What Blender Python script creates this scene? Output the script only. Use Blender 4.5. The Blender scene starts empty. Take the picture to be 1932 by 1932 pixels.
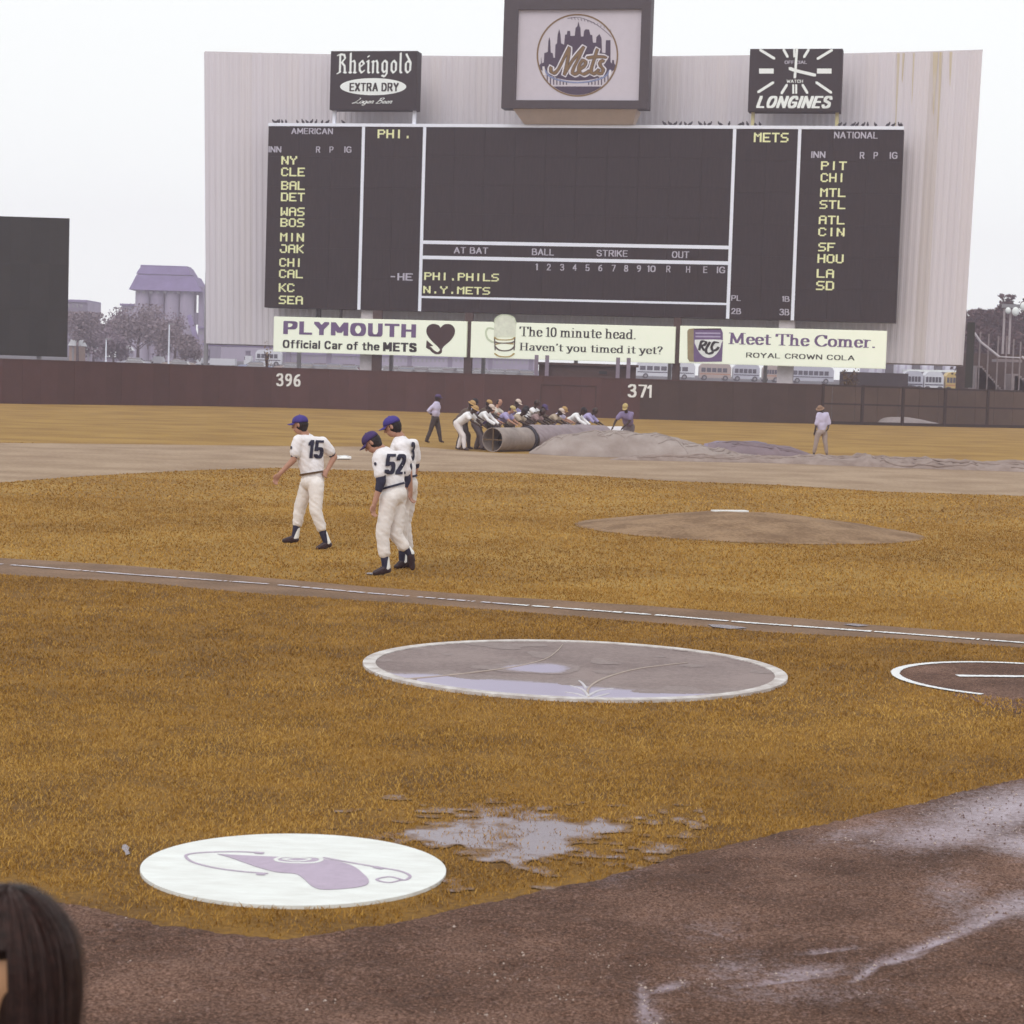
import bpy, bmesh, math, random
import numpy as np
from mathutils import Vector, Matrix, noise
from mathutils.bvhtree import BVHTree
random.seed(7); rng = np.random.default_rng(7)
sc = bpy.context.scene
# ------------------------------------------------------------------ camera
F, H, HOR, ROLL, CC = 3933.8, 2.296, 713.4, 0.0312, 966.0
PIT = math.atan((CC - HOR) / F)
cr, sr, ca, sa = math.cos(ROLL), math.sin(ROLL), math.cos(PIT), math.sin(PIT)
cam_d = bpy.data.cameras.new('camera'); cam = bpy.data.objects.new('camera', cam_d)
sc.collection.objects.link(cam); sc.camera = cam
R = Matrix(((cr, -sr, 0), (sr*sa, cr*sa, -ca), (sr*ca, cr*ca, sa)))
cam.matrix_world = Matrix.Translation((0, 0, H)) @ R.to_4x4()
cam_d.sensor_width = 36; cam_d.lens = 36 * F / 1932; cam_d.clip_end = 4000; cam_d.clip_start = .1
cam_d.dof.use_dof = True; cam_d.dof.focus_distance = 24; cam_d.dof.aperture_fstop = 9
# ------------------------------------------------------------------ sky, sun, exposure
w = bpy.data.worlds.new('World'); sc.world = w; w.use_nodes = True
nt = w.node_tree; bg = nt.nodes['Background']
sky = nt.nodes.new('ShaderNodeTexSky'); sky.sky_type = 'NISHITA'; sky.sun_disc = False
sky.sun_elevation = math.radians(42); sky.sun_rotation = math.radians(200)
hs = nt.nodes.new('ShaderNodeHueSaturation'); hs.inputs['Saturation'].default_value = .25
mxw = nt.nodes.new('ShaderNodeMix'); mxw.data_type = 'RGBA'; mxw.inputs['Factor'].default_value = .93
mxw.inputs['B'].default_value = (10.8, 11.15, 11.05, 1)     # even overcast cloud sheet over the clear-sky model
nt.links.new(sky.outputs[0], hs.inputs['Color']); nt.links.new(hs.outputs[0], mxw.inputs['A'])
nt.links.new(mxw.outputs['Result'], bg.inputs['Color']); bg.inputs['Strength'].default_value = .1
sun_d = bpy.data.lights.new('sun', 'SUN'); sun_d.energy = 1.1; sun_d.angle = math.radians(35); sun_d.color = (1, .96, .92)
sun = bpy.data.objects.new('sun', sun_d); sc.collection.objects.link(sun)
az, el = math.radians(200), math.radians(42)
sun.rotation_euler = Vector((math.sin(az)*math.cos(el), math.cos(az)*math.cos(el), math.sin(el))).to_track_quat('Z', 'Y').to_euler()
sc.view_settings.view_transform = 'Standard'; sc.view_settings.look = 'None'
sc.view_settings.exposure = 0; sc.view_settings.gamma = 1
sc.cycles.volume_bounces = 1; sc.cycles.max_bounces = 6; sc.cycles.transparent_max_bounces = 6
# ------------------------------------------------------------------ measuring helpers
def ray(px, py):
    u, v = px - CC, py - CC
    u, v = cr*u + sr*v, -sr*u + cr*v
    return Vector((u, F*ca - v*sa, -(v*ca + F*sa)))
def G(px, py, z=0.0):                       # ground point seen at a photo position
    d = ray(px, py); k = (z - H) / d.z
    return Vector((d.x*k, d.y*k, z))
def AT(px, py, Y):
    d = ray(px, py); k = Y / d.y
    return Vector((d.x*k, Y, H + d.z*k))
def to_px(X, Y, Z=0):                       # numpy friendly inverse
    Yc = H - Z; zc = Y*ca + Yc*sa; yc = Yc*ca - Y*sa
    u, v = F*X/zc, F*yc/zc
    return CC + cr*u - sr*v, CC + sr*u + cr*v
# ------------------------------------------------------------------ materials
def srgb(*c): return tuple(((x/255)/12.92 if x/255 <= .04045 else ((x/255+.055)/1.055)**2.4) for x in c)
_m = {}
def mat(name, col, rough=.8, var=.12, scale=3.0, bump=0, bscale=60, spec=.3, metal=0, col2=None, stretch=None, coat=0):
    if name in _m: return _m[name]
    m = bpy.data.materials.new(name); m.use_nodes = True; t = m.node_tree; N = t.nodes; L = t.links
    b = N['Principled BSDF']; b.inputs['Roughness'].default_value = rough; b.inputs['Metallic'].default_value = metal
    b.inputs['Specular IOR Level'].default_value = spec; b.inputs['Coat Weight'].default_value = coat
    tc = N.new('ShaderNodeTexCoord'); mp = N.new('ShaderNodeMapping'); L.new(tc.outputs['Object'], mp.inputs[0])
    if stretch: mp.inputs['Scale'].default_value = stretch
    n = N.new('ShaderNodeTexNoise'); n.inputs['Scale'].default_value = scale; n.inputs['Detail'].default_value = 6
    n.inputs['Roughness'].default_value = .65; L.new(mp.outputs[0], n.inputs['Vector'])
    r = N.new('ShaderNodeValToRGB'); e = r.color_ramp.elements
    e[0].position = .3; e[1].position = .7
    c2 = col2 or tuple(min(1, x*(1+var)) for x in col)
    c1 = col if col2 else tuple(x*(1-var) for x in col)
    e[0].color = (*c1, 1); e[1].color = (*c2, 1)
    L.new(n.outputs['Fac'], r.inputs[0]); L.new(r.outputs[0], b.inputs['Base Color'])
    if bump:
        n2 = N.new('ShaderNodeTexNoise'); n2.inputs['Scale'].default_value = bscale; n2.inputs['Detail'].default_value = 4
        L.new(mp.outputs[0], n2.inputs['Vector'])
        bp = N.new('ShaderNodeBump'); bp.inputs['Strength'].default_value = bump; bp.inputs['Distance'].default_value = .02
        L.new(n2.outputs['Fac'], bp.inputs['Height']); L.new(bp.outputs[0], b.inputs['Normal'])
    _m[name] = m; return m
# ------------------------------------------------------------------ mesh builder
class MB:
    def __init__(s): s.v = []; s.f = []
    def add(s, vs, fs):
        o = len(s.v); s.v += [tuple(x) for x in vs]; s.f += [tuple(i+o for i in f) for f in fs]; return s
    def hexa(s, p):   # 8 points: bottom 4 ccw, top 4 ccw
        return s.add(p, [(3,2,1,0),(4,5,6,7),(0,1,5,4),(1,2,6,5),(2,3,7,6),(3,0,4,7)])
    def box(s, c, d, ax=None):
        x, y, z = d[0]/2, d[1]/2, d[2]/2; c = Vector(c)
        A = ax or (Vector((1,0,0)), Vector((0,1,0)), Vector((0,0,1)))
        P = [c + A[0]*i + A[1]*j + A[2]*k for k in (-z, z) for i, j in ((-x,-y),(x,-y),(x,y),(-x,y))]
        return s.hexa(P)
    def tube(s, pts, rad, n=8, cap=True):
        pts = [Vector(p) for p in pts]; rs = rad if isinstance(rad, (list, tuple)) else [rad]*len(pts)
        V = []; Fc = []
        up = None
        for i, p in enumerate(pts):
            d = (pts[min(i+1, len(pts)-1)] - pts[max(i-1, 0)]).normalized()
            if up is None: up = Vector((0,0,1)) if abs(d.z) < .9 else Vector((1,0,0))
            a = d.cross(up).normalized(); b = a.cross(d).normalized(); up = b
            for k in range(n):
                t = 2*math.pi*k/n; V.append(p + a*math.cos(t)*rs[i] + b*math.sin(t)*rs[i])
        for i in range(len(pts)-1):
            for k in range(n):
                k2 = (k+1) % n; Fc.append((i*n+k, i*n+k2, (i+1)*n+k2, (i+1)*n+k))
        if cap: Fc.append(tuple(range(n))[::-1]); Fc.append(tuple((len(pts)-1)*n+k for k in range(n)))
        return s.add(V, Fc)
    def ell(s, c, r, ax=None, nu=14, nv=8):
        c = Vector(c); A = ax or (Vector((1,0,0)), Vector((0,1,0)), Vector((0,0,1)))
        V = [c - A[2]*r[2]]
        for j in range(1, nv):
            ph = -math.pi/2 + math.pi*j/nv
            for i in range(nu):
                t = 2*math.pi*i/nu
                V.append(c + A[0]*r[0]*math.cos(ph)*math.cos(t) + A[1]*r[1]*math.cos(ph)*math.sin(t) + A[2]*r[2]*math.sin(ph))
        V.append(c + A[2]*r[2]); Fc = []
        for i in range(nu): Fc.append((0, 1+(i+1)%nu, 1+i))
        for j in range(nv-2):
            for i in range(nu):
                a = 1+j*nu; Fc.append((a+i, a+(i+1)%nu, a+nu+(i+1)%nu, a+nu+i))
        a = 1+(nv-2)*nu
        for i in range(nu): Fc.append((a+i, a+(i+1)%nu, len(V)-1))
        return s.add(V, Fc)
    def cap(s, p0, r0, p1, r1, n=12):
        s.ell(p0, (r0,)*3, nu=n, nv=8); s.ell(p1, (r1,)*3, nu=n, nv=8)
        if (Vector(p0)-Vector(p1)).length > 1e-4: s.tube([p0, p1], [r0, r1], n)
        return s
    def prism(s, poly, off):   # polygon of 3-d points, extruded by off
        n = len(poly); off = Vector(off); P = [Vector(p) for p in poly]
        return s.add(P + [p+off for p in P], [tuple(range(n))[::-1], tuple(range(n, 2*n))] + [(i, (i+1)%n, n+(i+1)%n, n+i) for i in range(n)])
    def mesh(s, name, org=(0,0,0)):
        me = bpy.data.meshes.new(name); o = Vector(org)
        me.from_pydata([tuple(Vector(v)-o) for v in s.v], [], s.f); me.update(); return me
def wloc(o):
    l = Vector((0,0,0))
    while o is not None: l += o.location; o = o.parent
    return l
def link(name, me, m, parent=None, smooth=False):
    o = bpy.data.objects.new(name, me); sc.collection.objects.link(o); o.parent = parent
    if m is not None and not me.materials: me.materials.append(m)
    if smooth: me.shade_smooth()
    return o
def obj(name, mb, m, parent=None, smooth=False, loc=None):
    org = wloc(parent) if parent else Vector(loc or (0,0,0))
    o = link(name, mb.mesh(name, org), m, parent, smooth)
    if not parent and loc: o.location = loc
    return o
def tag(o, label=None, cat=None, group=None, kind=None):
    if label: o['label'] = label
    if cat: o['category'] = cat
    if group: o['group'] = group
    if kind: o['kind'] = kind
    return o
def thing(name, label, cat, loc=(0,0,0), group=None):
    o = bpy.data.objects.new(name, None); sc.collection.objects.link(o); o.location = loc; o.empty_display_size = .2
    return tag(o, label, cat, group)
def struct(o): o['kind'] = 'structure'; return o
def copy_tree(o, parent=None):
    c = o.copy(); sc.collection.objects.link(c); c.parent = parent
    for ch in list(o.children): copy_tree(ch, c)
    return c
# ------------------------------------------------------------------ palette
M = dict(
 jersey=mat('white_flannel', (.80,.76,.79), .9, .05, 9, .15, 40), pants=mat('white_flannel_pants', (.78,.72,.70), .9, .08, 7, .2, 30),
 navy=mat('navy_knit', (.030,.028,.055), .85, .2, 20), blue=mat('blue_cap_wool', (.06,.042,.22), .8, .15, 12),
 skin=mat('tan_skin', (.42,.22,.155), .55, .08, 8), dskin=mat('dark_skin', (.055,.032,.028), .5, .15, 8),
 shoe=mat('black_shoe_leather', (.035,.018,.022), .45, .3, 10), hair=mat('dark_hair', (.02,.013,.014), .6, .3, 30),
 leather=mat('brown_belt_leather', (.10,.05,.02), .5), white=mat('white_paint', (.80,.80,.80), .6, .04, 4),
 steel=mat('grey_painted_steel', (.25,.24,.26), .5, .1), black=mat('black_paint', (.02,.02,.022), .6, .3),
)
# ------------------------------------------------------------------ people
def remesh(mb, voxel, name, smooth=2, fold=0.0, fs=9.0):
    me = mb.mesh('tmp'); o = bpy.data.objects.new('tmp', me); sc.collection.objects.link(o)
    r = o.modifiers.new('r', 'REMESH'); r.mode = 'VOXEL'; r.voxel_size = voxel
    if smooth:
        s_ = o.modifiers.new('s', 'SMOOTH'); s_.iterations = smooth; s_.factor = .5
    dg = bpy.context.evaluated_depsgraph_get()
    out = bpy.data.meshes.new_from_object(o.evaluated_get(dg)); out.name = name
    bpy.data.objects.remove(o); bpy.data.meshes.remove(me)
    if fold:
        for v in out.vertices:
            p = v.co*fs; n = noise.noise(Vector((p.x, p.y, p.z*.8))) + .9*(.5-1.6*abs(noise.noise(Vector((p.x*1.1+5+p.z, p.y*1.1, p.z*1.9+p.x*1.3)))))
            if fs < 8.5 and fold < .0125: n += .32*(.4-1.9*abs(noise.noise(Vector((p.x*2.2+p.z*1.5, p.y*2.2, p.z*3.2+2)))))
            v.co += v.normal*n*fold
    out.shade_smooth(); return out
def person(base, J, face, label, group, voxel, wear, skin='skin', hat='cap', face_up=None, beardless=True):
    """J: joints (world). wear: dict of materials. One continuous body, clothes as children."""
    root = thing('person', label, 'person', base, group); o = Vector(base)
    def put(name, me, m):
        me.transform(Matrix.Translation(-o)); return link(name, me, m, root)
    V = {k: Vector(v) for k, v in J.items()}
    up = (V['neck'] - V['pelvis']).normalized(); side = (V['shR'] - V['shL']).normalized()
    fw = side.cross(up).normalized()*-1; fw = up.cross(side).normalized(); side = fw.cross(up).normalized()
    chest = V['pelvis'].lerp(V['neck'], .68); belly = V['pelvis'].lerp(V['neck'], .33)
    f = Vector(face).normalized(); hl = Vector((0,0,1)).cross(f).normalized(); hu = f.cross(hl).normalized(); hc = V['head']
    hax = (hl, f, hu)
    lo = voxel > .015
    nn = 10 if lo else 14
    b = MB()
    b.ell(hc+hu*.02, (.074,.095,.10), hax); b.ell(hc-hu*.055+f*.025, (.055,.066,.062), hax)
    b.cap(hc+f*.088+hu*.005, .011, hc+f*.108-hu*.025, .016); b.cap(hc-hu*.03-f*.02, .05, V['neck'], .058)
    for s_ in (-1, 1): b.ell(hc+hl*s_*.077-f*.005-hu*.005, (.012,.02,.032), hax, 8, 6)
    b.cap(hc+f*.082+hl*.022-hu*.058, .012, hc+f*.082-hl*.022-hu*.058, .012); b.cap(hc+f*.07+hl*.03+hu*.03, .022, hc+f*.07-hl*.03+hu*.03, .022)
    b.ell(chest, (.165,.10,.19), (side, fw, up)); b.ell(belly, (.14,.095,.15), (side, fw, up)); b.cap(V['shL'], .062, V['shR'], .062)
    b.cap(V['neck'], .06, chest, .09); b.cap(V['hipL'], .085, V['hipR'], .085); b.cap(belly, .1, V['pelvis'], .1)
    for S in 'LR':
        sh, elb, wr, hip, kn, an, to = (V[q+S] for q in ('sh','el','wr','hip','kn','an','to'))
        b.cap(sh, .055, elb, .042); b.cap(elb, .043, wr, .029)
        b.cap(hip, .085, kn, .056); b.cap(kn, .056, an, .037); b.cap(an, .035, to, .03)
        # hand
        hd = (V['ha'+S] - wr).normalized(); hs_ = hd.cross(fw); hs_ = hs_.normalized() if hs_.length > .1 else side
        hn = hd.cross(hs_).normalized(); pc = wr + hd*.05
        b.ell(pc, (.040,.018,.052), (hs_, hn, hd), 10, 6); b.cap(wr, .028, pc, .022)
        if lo: b.cap(pc, .024, wr+hd*.13+hn*.02, .018)
        else:
            for q, (ox, ln) in enumerate(((-.03,.062),(-.01,.075),(.011,.07),(.031,.054))):
                a0 = pc+hs_*ox+hd*.04; a1 = a0+hd*ln*.5+hn*.012; a2 = a1+hd*ln*.3+hn*(.03+.004*q)
                b.cap(a0, .0098, a1, .0092, 8); b.cap(a1, .0092, a2, .008, 8)
            t0 = pc-hs_*.03-hd*.02; t1 = t0-hs_*.022+hd*.035; t2 = t1+hd*.03+hn*.015
            b.cap(t0, .013, t1, .011, 8); b.cap(t1, .011, t2, .009, 8)
    put('body', remesh(b, voxel, 'body', 1 if lo else 2), M[skin])
    # shirt
    sl = wear.get('sleeve', .55); q = MB()
    bk_ = 1.15 if lo else 1; q.ell(chest, (.182*bk_,.125*bk_,.21), (side, fw, up), 18, 12); q.ell(belly, (.165*bk_,.122*bk_,.17), (side, fw, up), 18, 12)
    q.cap(V['shL'], .078, V['shR'], .078, 14); q.cap(V['neck']-up*.03, .07, chest, .11); q.cap(belly, .125, V['pelvis']+up*.07, .125, 14)
    q.cap(V['shL'].lerp(chest,.42), .10, V['pelvis'].lerp(belly,.5)+(V['shL']-chest).project(side)*.35, .10)
    q.cap(V['shR'].lerp(chest,.42), .10, V['pelvis'].lerp(belly,.5)+(V['shR']-chest).project(side)*.35, .10)
    for S in 'LR':
        sh, elb, wr = V['sh'+S], V['el'+S], V['wr'+S]
        if sl <= 1: q.cap(sh, .076, sh.lerp(elb, sl), .076, 12)
        else: q.cap(sh, .066, elb, .056, 12); q.cap(elb, .06, elb.lerp(wr, sl-1), .052, 12)
    put('shirt', remesh(q, voxel*1.3, 'shirt', 2, .009 if not lo else .012, 7), wear['shirt'])
    # trousers
    q = MB(); cf = wear.get('cuff', .45)
    q.ell(V['pelvis'], (.168,.138,.130), (side, fw, up), 18, 10)
    for S in 'LR':
        hip, kn, an = V['hip'+S], V['kn'+S], V['an'+S]
        q.cap(hip, .108, kn, .078, 14); q.cap(kn, .078, kn.lerp(an, cf), .070 if cf < .7 else .062, 14)
    put('trousers', remesh(q, voxel*1.3, 'trousers', 2, .010 if not lo else .012, 6), wear['pants'])
    # belt
    if not lo:
        c = V['pelvis']+up*.105; ring = [c+side*.152*math.cos(t)+fw*.128*math.sin(t) for t in np.linspace(0, 2*math.pi, 33)]
        q = MB()
        for a0, a1 in zip(ring[:-1], ring[1:]):
            e0, e1 = (a0-c).normalized()*.014, (a1-c).normalized()*.014
            q.hexa([a0-up*.016, a0-up*.016+e0, a1-up*.016+e1, a1-up*.016, a0+up*.008, a0+up*.008+e0, a1+up*.008+e1, a1+up*.008])
        obj('belt', q, wear.get('belt', M['navy']), root)
    for S in 'LR':
        kn, an, to = V['kn'+S], V['an'+S], V['to'+S]
        if wear.get('sock'):
            q = MB(); q.cap(kn.lerp(an, .4), .056, kn.lerp(an, .97), .043); put('sock', remesh(q, voxel*1.4, 'sock'), M['navy'])
            bk = (an-to); bk -= bk.project((an-kn).normalized()); bk.normalize()
            q = MB(); q.cap(kn.lerp(an, .68)+bk*.014, .040, an+bk*.016, .042)
            put('stocking', remesh(q, voxel*1.4, 'stocking'), M['white'])
        if wear.get('under'):
            q = MB(); u = wear['under']; sh, elb, wr = V['sh'+S], V['el'+S], V['wr'+S]
            if u <= 1: q.cap(sh.lerp(elb, .4), .064, sh.lerp(elb, u), .057)
            else: q.cap(sh.lerp(elb, .4), .064, elb, .055); q.cap(elb, .055, elb.lerp(wr, u-1), .045)
            put('undershirt_sleeve', remesh(q, voxel*1.4, 'undershirt_sleeve', 2, .004, 16), M['navy'])
        d = (to-an); dh = Vector((d.x, d.y, d.z)); fl = dh.normalized()
        dn = (an-kn).normalized(); sol = (an + dn*.035)
        q = MB(); q.cap(sol-fl*.03, .038, to, .032); q.cap(an.lerp(to, .08), .043, sol.lerp(to, .3), .040); q.cap(an.lerp(to, .3), .038, to-fl*.02, .032)
        put('shoe', remesh(q, voxel*1.3, 'shoe', 2), wear.get('shoe', M['shoe']))
    # hair + hat
    hm = wear.get('hair', M['hair'])
    q = MB(); q.ell(hc-f*.022+hu*.005, (.082,.09,.092), hax); q.ell(hc-f*.045-hu*.045, (.06,.05,.055), hax)
    put('hair', remesh(q, voxel, 'hair', 1, .004, 40), hm)
    if hat:
        m = wear['hat']; q = MB(); nu, nv = 20, 7; Vv = []; Fc = []
        for j in range(nv+1):
            ph = math.pi/2*j/nv
            for i in range(nu):
                t = 2*math.pi*i/nu; ex = 1.0
                Vv.append(hc+hu*.032-f*.004 + hl*.093*math.cos(ph)*math.cos(t) + f*.108*math.cos(ph)*math.sin(t) + hu*.098*(math.sin(ph)**.8))
        for j in range(nv):
            for i in range(nu): Fc.append((j*nu+i, j*nu+(i+1)%nu, (j+1)*nu+(i+1)%nu, (j+1)*nu+i))
        Fc.append(tuple(range(nu))[::-1]); Fc.append(tuple(nv*nu+i for i in range(nu)))
        q.add(Vv, Fc); q.ell(hc+hu*.129-f*.004, (.012,.012,.008), hax, 8, 6)
        cp = obj('cap' if hat == 'cap' else 'hat', q, m, root, True)
        q = MB(); top = []; bot = []
        if hat == 'cap':
            for t in np.linspace(-1.15, 1.15, 13):
                a = hc+hu*.036-f*.004+hl*.088*math.sin(t)+f*.10*math.cos(t)
                bb = a+f*.075*math.cos(t)**.6-hu*(.012+.018*math.sin(t)**2); top.append((a, bb))
        else:
            for t in np.linspace(-math.pi, math.pi, 25):
                a = hc+hu*.04+hl*.088*math.sin(t)+f*.10*math.cos(t)
                top.append((a, a+(hl*math.sin(t)+f*math.cos(t))*.055-hu*.02))
        for (a0, b0), (a1, b1) in zip(top[:-1], top[1:]):
            q.hexa([a0-hu*.006, b0-hu*.006, b1-hu*.006, a1-hu*.006, a0, b0, b1, a1])
        obj('brim', q, m, cp)
    if not lo:
        for s_ in (-1, 1):
            q = MB(); q.ell(hc+f*.089+hl*s_*.03+hu*.006, (.013,.008,.007), hax, 8, 6); obj('eye', q, M['black'], root)
    root['_ax'] = 0; del root['_ax']
    return root, (side, fw, up, chest)
def num_on(root, shirt, center, ax, dirv, chars, h, m, gap=.0):
    """cloth numerals laid onto the jersey: pen strokes dropped onto the cloth surface"""
    me = shirt.data; o = wloc(root)
    bvh = BVHTree.FromPolygons([v.co.copy() for v in me.vertices], [tuple(p.vertices) for p in me.polygons])
    rgt, up = ax; polys = pen_text(chars, NUM, .27, .15, 0, .045/h*.5)
    W = max(p[0] for pl in polys for p in pl); q = MB()
    for k, pl in enumerate(polys):
        pts = []
        for x, y in pl:
            s_ = Vector(center)+rgt*(x-W/2)*h*.70+up*(y-.5)*h - Vector(dirv)*.6 - o
            hit = bvh.ray_cast(s_, Vector(dirv))
            if hit[0] is None: pts = None; break
            pts.append(hit[0]+o-Vector(dirv)*(.016+.0002*(k % 7)))
        if pts: q.add(pts, [tuple(range(len(pts)))])
    return obj('back_number', q, m, root)
# ------------------------------------------------------------------ pen lettering (broad-nib strokes as polygons)
def hull(P):
    P = sorted(set((round(x, 6), round(y, 6)) for x, y in P))
    def half(Q):
        r = []
        for p in Q:
            while len(r) > 1 and (r[-1][0]-r[-2][0])*(p[1]-r[-2][1])-(r[-1][1]-r[-2][1])*(p[0]-r[-2][0]) <= 0: r.pop()
            r.append(p)
        return r[:-1]
    return half(P)+half(P[::-1])
def spline(pts, n=6):
    if len(pts) == 2: return pts
    P = [pts[0]]+list(pts)+[pts[-1]]; out = []
    for i in range(1, len(P)-2):
        p0, p1, p2, p3 = P[i-1:i+3]
        for k in range(n):
            t = k/n
            out.append(tuple(.5*((2*p1[d])+(-p0[d]+p2[d])*t+(2*p0[d]-5*p1[d]+4*p2[d]-p3[d])*t*t+(-p0[d]+3*p1[d]-3*p2[d]+p3[d])*t**3) for d in (0, 1)))
    out.append(tuple(pts[-1])); return out
def stroke(pts, wx, wy, ang=0, maxseg=0):
    c, s_ = math.cos(ang), math.sin(ang)
    nib = [(c*a-s_*b, s_*a+c*b) for a, b in ((-wx/2,-wy/2),(wx/2,-wy/2),(wx/2,wy/2),(-wx/2,wy/2))]
    out = []; Q = []
    for a, b in zip(pts[:-1], pts[1:]):
        n = max(1, math.ceil(math.dist(a, b)/maxseg)) if maxseg else 1
        Q += [(a[0]+(b[0]-a[0])*k/n, a[1]+(b[1]-a[1])*k/n) for k in range(n)]
    Q.append(pts[-1])
    for a, b in zip(Q[:-1], Q[1:]):
        out.append(hull([(a[0]+x, a[1]+y) for x, y in nib]+[(b[0]+x, b[1]+y) for x, y in nib]))
    return out
def parse(g):   # "w|S x,y x,y ...|L ..." -> width, strokes
    p = g.split('|'); st = []
    for q in p[1:]:
        k, *r = q.split(); pts = [tuple(float(a) for a in z.split(',')) for z in r]
        st.append(spline(pts) if k == 'S' else pts)
    return float(p[0]), st
def pen_text(txt, font, wx, wy, ang=0, maxseg=0, space=.35, track=.16, slant=0):
    x = 0; out = []
    for ch in txt:
        if ch == ' ': x += space; continue
        wd, st = parse(font[ch])
        for s_ in st:
            pts = [(px+x+py*slant, py) for px, py in s_]
            out += stroke(pts, wx, wy, ang, maxseg)
        x += wd+track+wx*.5
    return out
NUM = {'1': '.12|L .06,0 .06,1 -.12,.8', '5': '.5|S .0,.12 .2,.0 .42,.06 .5,.3 .42,.52 .2,.56 .02,.46|L .02,.46 .04,1 .46,1',
 '2': '.5|S .02,.78 .1,.96 .26,1 .44,.9 .46,.7 .34,.46 .02,.02|L .02,.0 .52,.0', '3': '.5|S .0,.85 .16,1 .38,.97 .46,.78 .36,.58 .2,.53|S .2,.53 .42,.46 .5,.24 .38,.03 .16,.0 .0,.14',
 '9': '.5|S .46,.66 .34,.48 .14,.5 .02,.7 .12,.94 .28,1 .44,.9 .5,.6 .4,.2 .16,.0', '6': '.5|S .42,.98 .16,.8 .02,.44 .08,.12 .24,.0 .42,.08 .48,.3 .38,.5 .2,.54 .04,.36', '7': '.5|L 0,1 .5,1 .2,0'}
SER = {
 'T': '.72|L 0,1 .72,1|L .36,1 .36,0|L .22,0 .5,0|L 0,1 -.02,.8|L .72,1 .74,.8',
 'h': '.6|L .1,1 .1,0|L 0,1 .1,1|S .1,.5 .25,.66 .4,.62 .46,.45|L .46,.45 .46,0|L 0,0 .2,0|L .36,0 .56,0',
 'e': '.44|S .05,.38 .42,.38 .38,.6 .22,.68 .06,.56 .02,.3 .12,.04 .28,.0 .44,.14',
 '1': '.3|L .16,0 .16,1 .02,.88|L .02,0 .3,0', '0': '.46|S .23,1 .06,.85 .02,.5 .06,.15 .23,0 .4,.15 .44,.5 .4,.85 .23,1',
 'm': '.92|L .1,.68 .1,0|L 0,.68 .1,.68|S .1,.5 .24,.67 .38,.62 .44,.45|L .44,.45 .44,0|S .44,.5 .58,.67 .72,.62 .78,.45|L .78,.45 .78,0|L 0,0 .2,0|L .34,0 .54,0|L .68,0 .88,0',
 'i': '.22|L .1,.68 .1,0|L 0,.68 .1,.68|L 0,0 .2,0|L .1,.92 .1,.95', 'n': '.58|L .1,.68 .1,0|L 0,.68 .1,.68|S .1,.5 .24,.67 .38,.62 .44,.45|L .44,.45 .44,0|L 0,0 .2,0|L .34,0 .54,0',
 'u': '.58|L .1,.68 .1,.2|S .1,.2 .16,.03 .3,.02 .44,.18|L .44,.68 .44,0|L 0,.68 .1,.68|L .34,.68 .44,.68|L .44,0 .56,0',
 't': '.32|L .14,.9 .14,.15|S .14,.15 .18,.02 .32,.06|L .0,.68 .32,.68', 'a': '.48|S .06,.56 .2,.68 .36,.6 .38,.45|L .38,.45 .38,.0|S .38,.38 .12,.34 .02,.18 .08,.03 .22,.02 .38,.18|L .38,0 .5,0',
 'd': '.56|L .44,1 .44,0|L .34,1 .44,1|S .44,.55 .28,.68 .1,.58 .02,.34 .1,.06 .26,.0 .44,.14|L .44,0 .56,0', '.': '.14|L .06,.0 .06,.06',
 'H': '.8|L .12,1 .12,0|L .64,1 .64,0|L .12,.52 .64,.52|L 0,1 .24,1|L .52,1 .76,1|L 0,0 .24,0|L .52,0 .76,0',
 'v': '.5|L .02,.68 .24,0 .46,.68|L -.06,.68 .12,.68|L .38,.68 .54,.68', "'": '.1|L .05,1 .02,.8',
 'y': '.5|L .02,.68 .26,.02|S .48,.68 .24,-.05 .1,-.26 .0,-.2|L -.06,.68 .12,.68|L .4,.68 .56,.68', 'o': '.48|S .24,.68 .07,.58 .02,.34 .07,.1 .24,.0 .41,.1 .46,.34 .41,.58 .24,.68',
 '?': '.4|S .02,.8 .1,.98 .28,.98 .38,.8 .28,.6 .18,.45|L .18,.45 .18,.28|L .18,.0 .18,.05', 'M': '.98|L .12,1 .08,0|L .12,1 .46,.1 .8,1|L .8,1 .84,0|L .0,1 .14,1|L .8,1 .94,1|L -.02,0 .2,0|L .7,0 .96,0',
 'C': '.74|S .7,.75 .6,.95 .4,1 .15,.85 .03,.5 .15,.15 .4,0 .6,.05 .74,.22|L .7,.98 .7,.72', 'r': '.4|L .1,.68 .1,0|L 0,.68 .1,.68|S .1,.5 .2,.66 .34,.64|L 0,0 .22,0',
}
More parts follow.
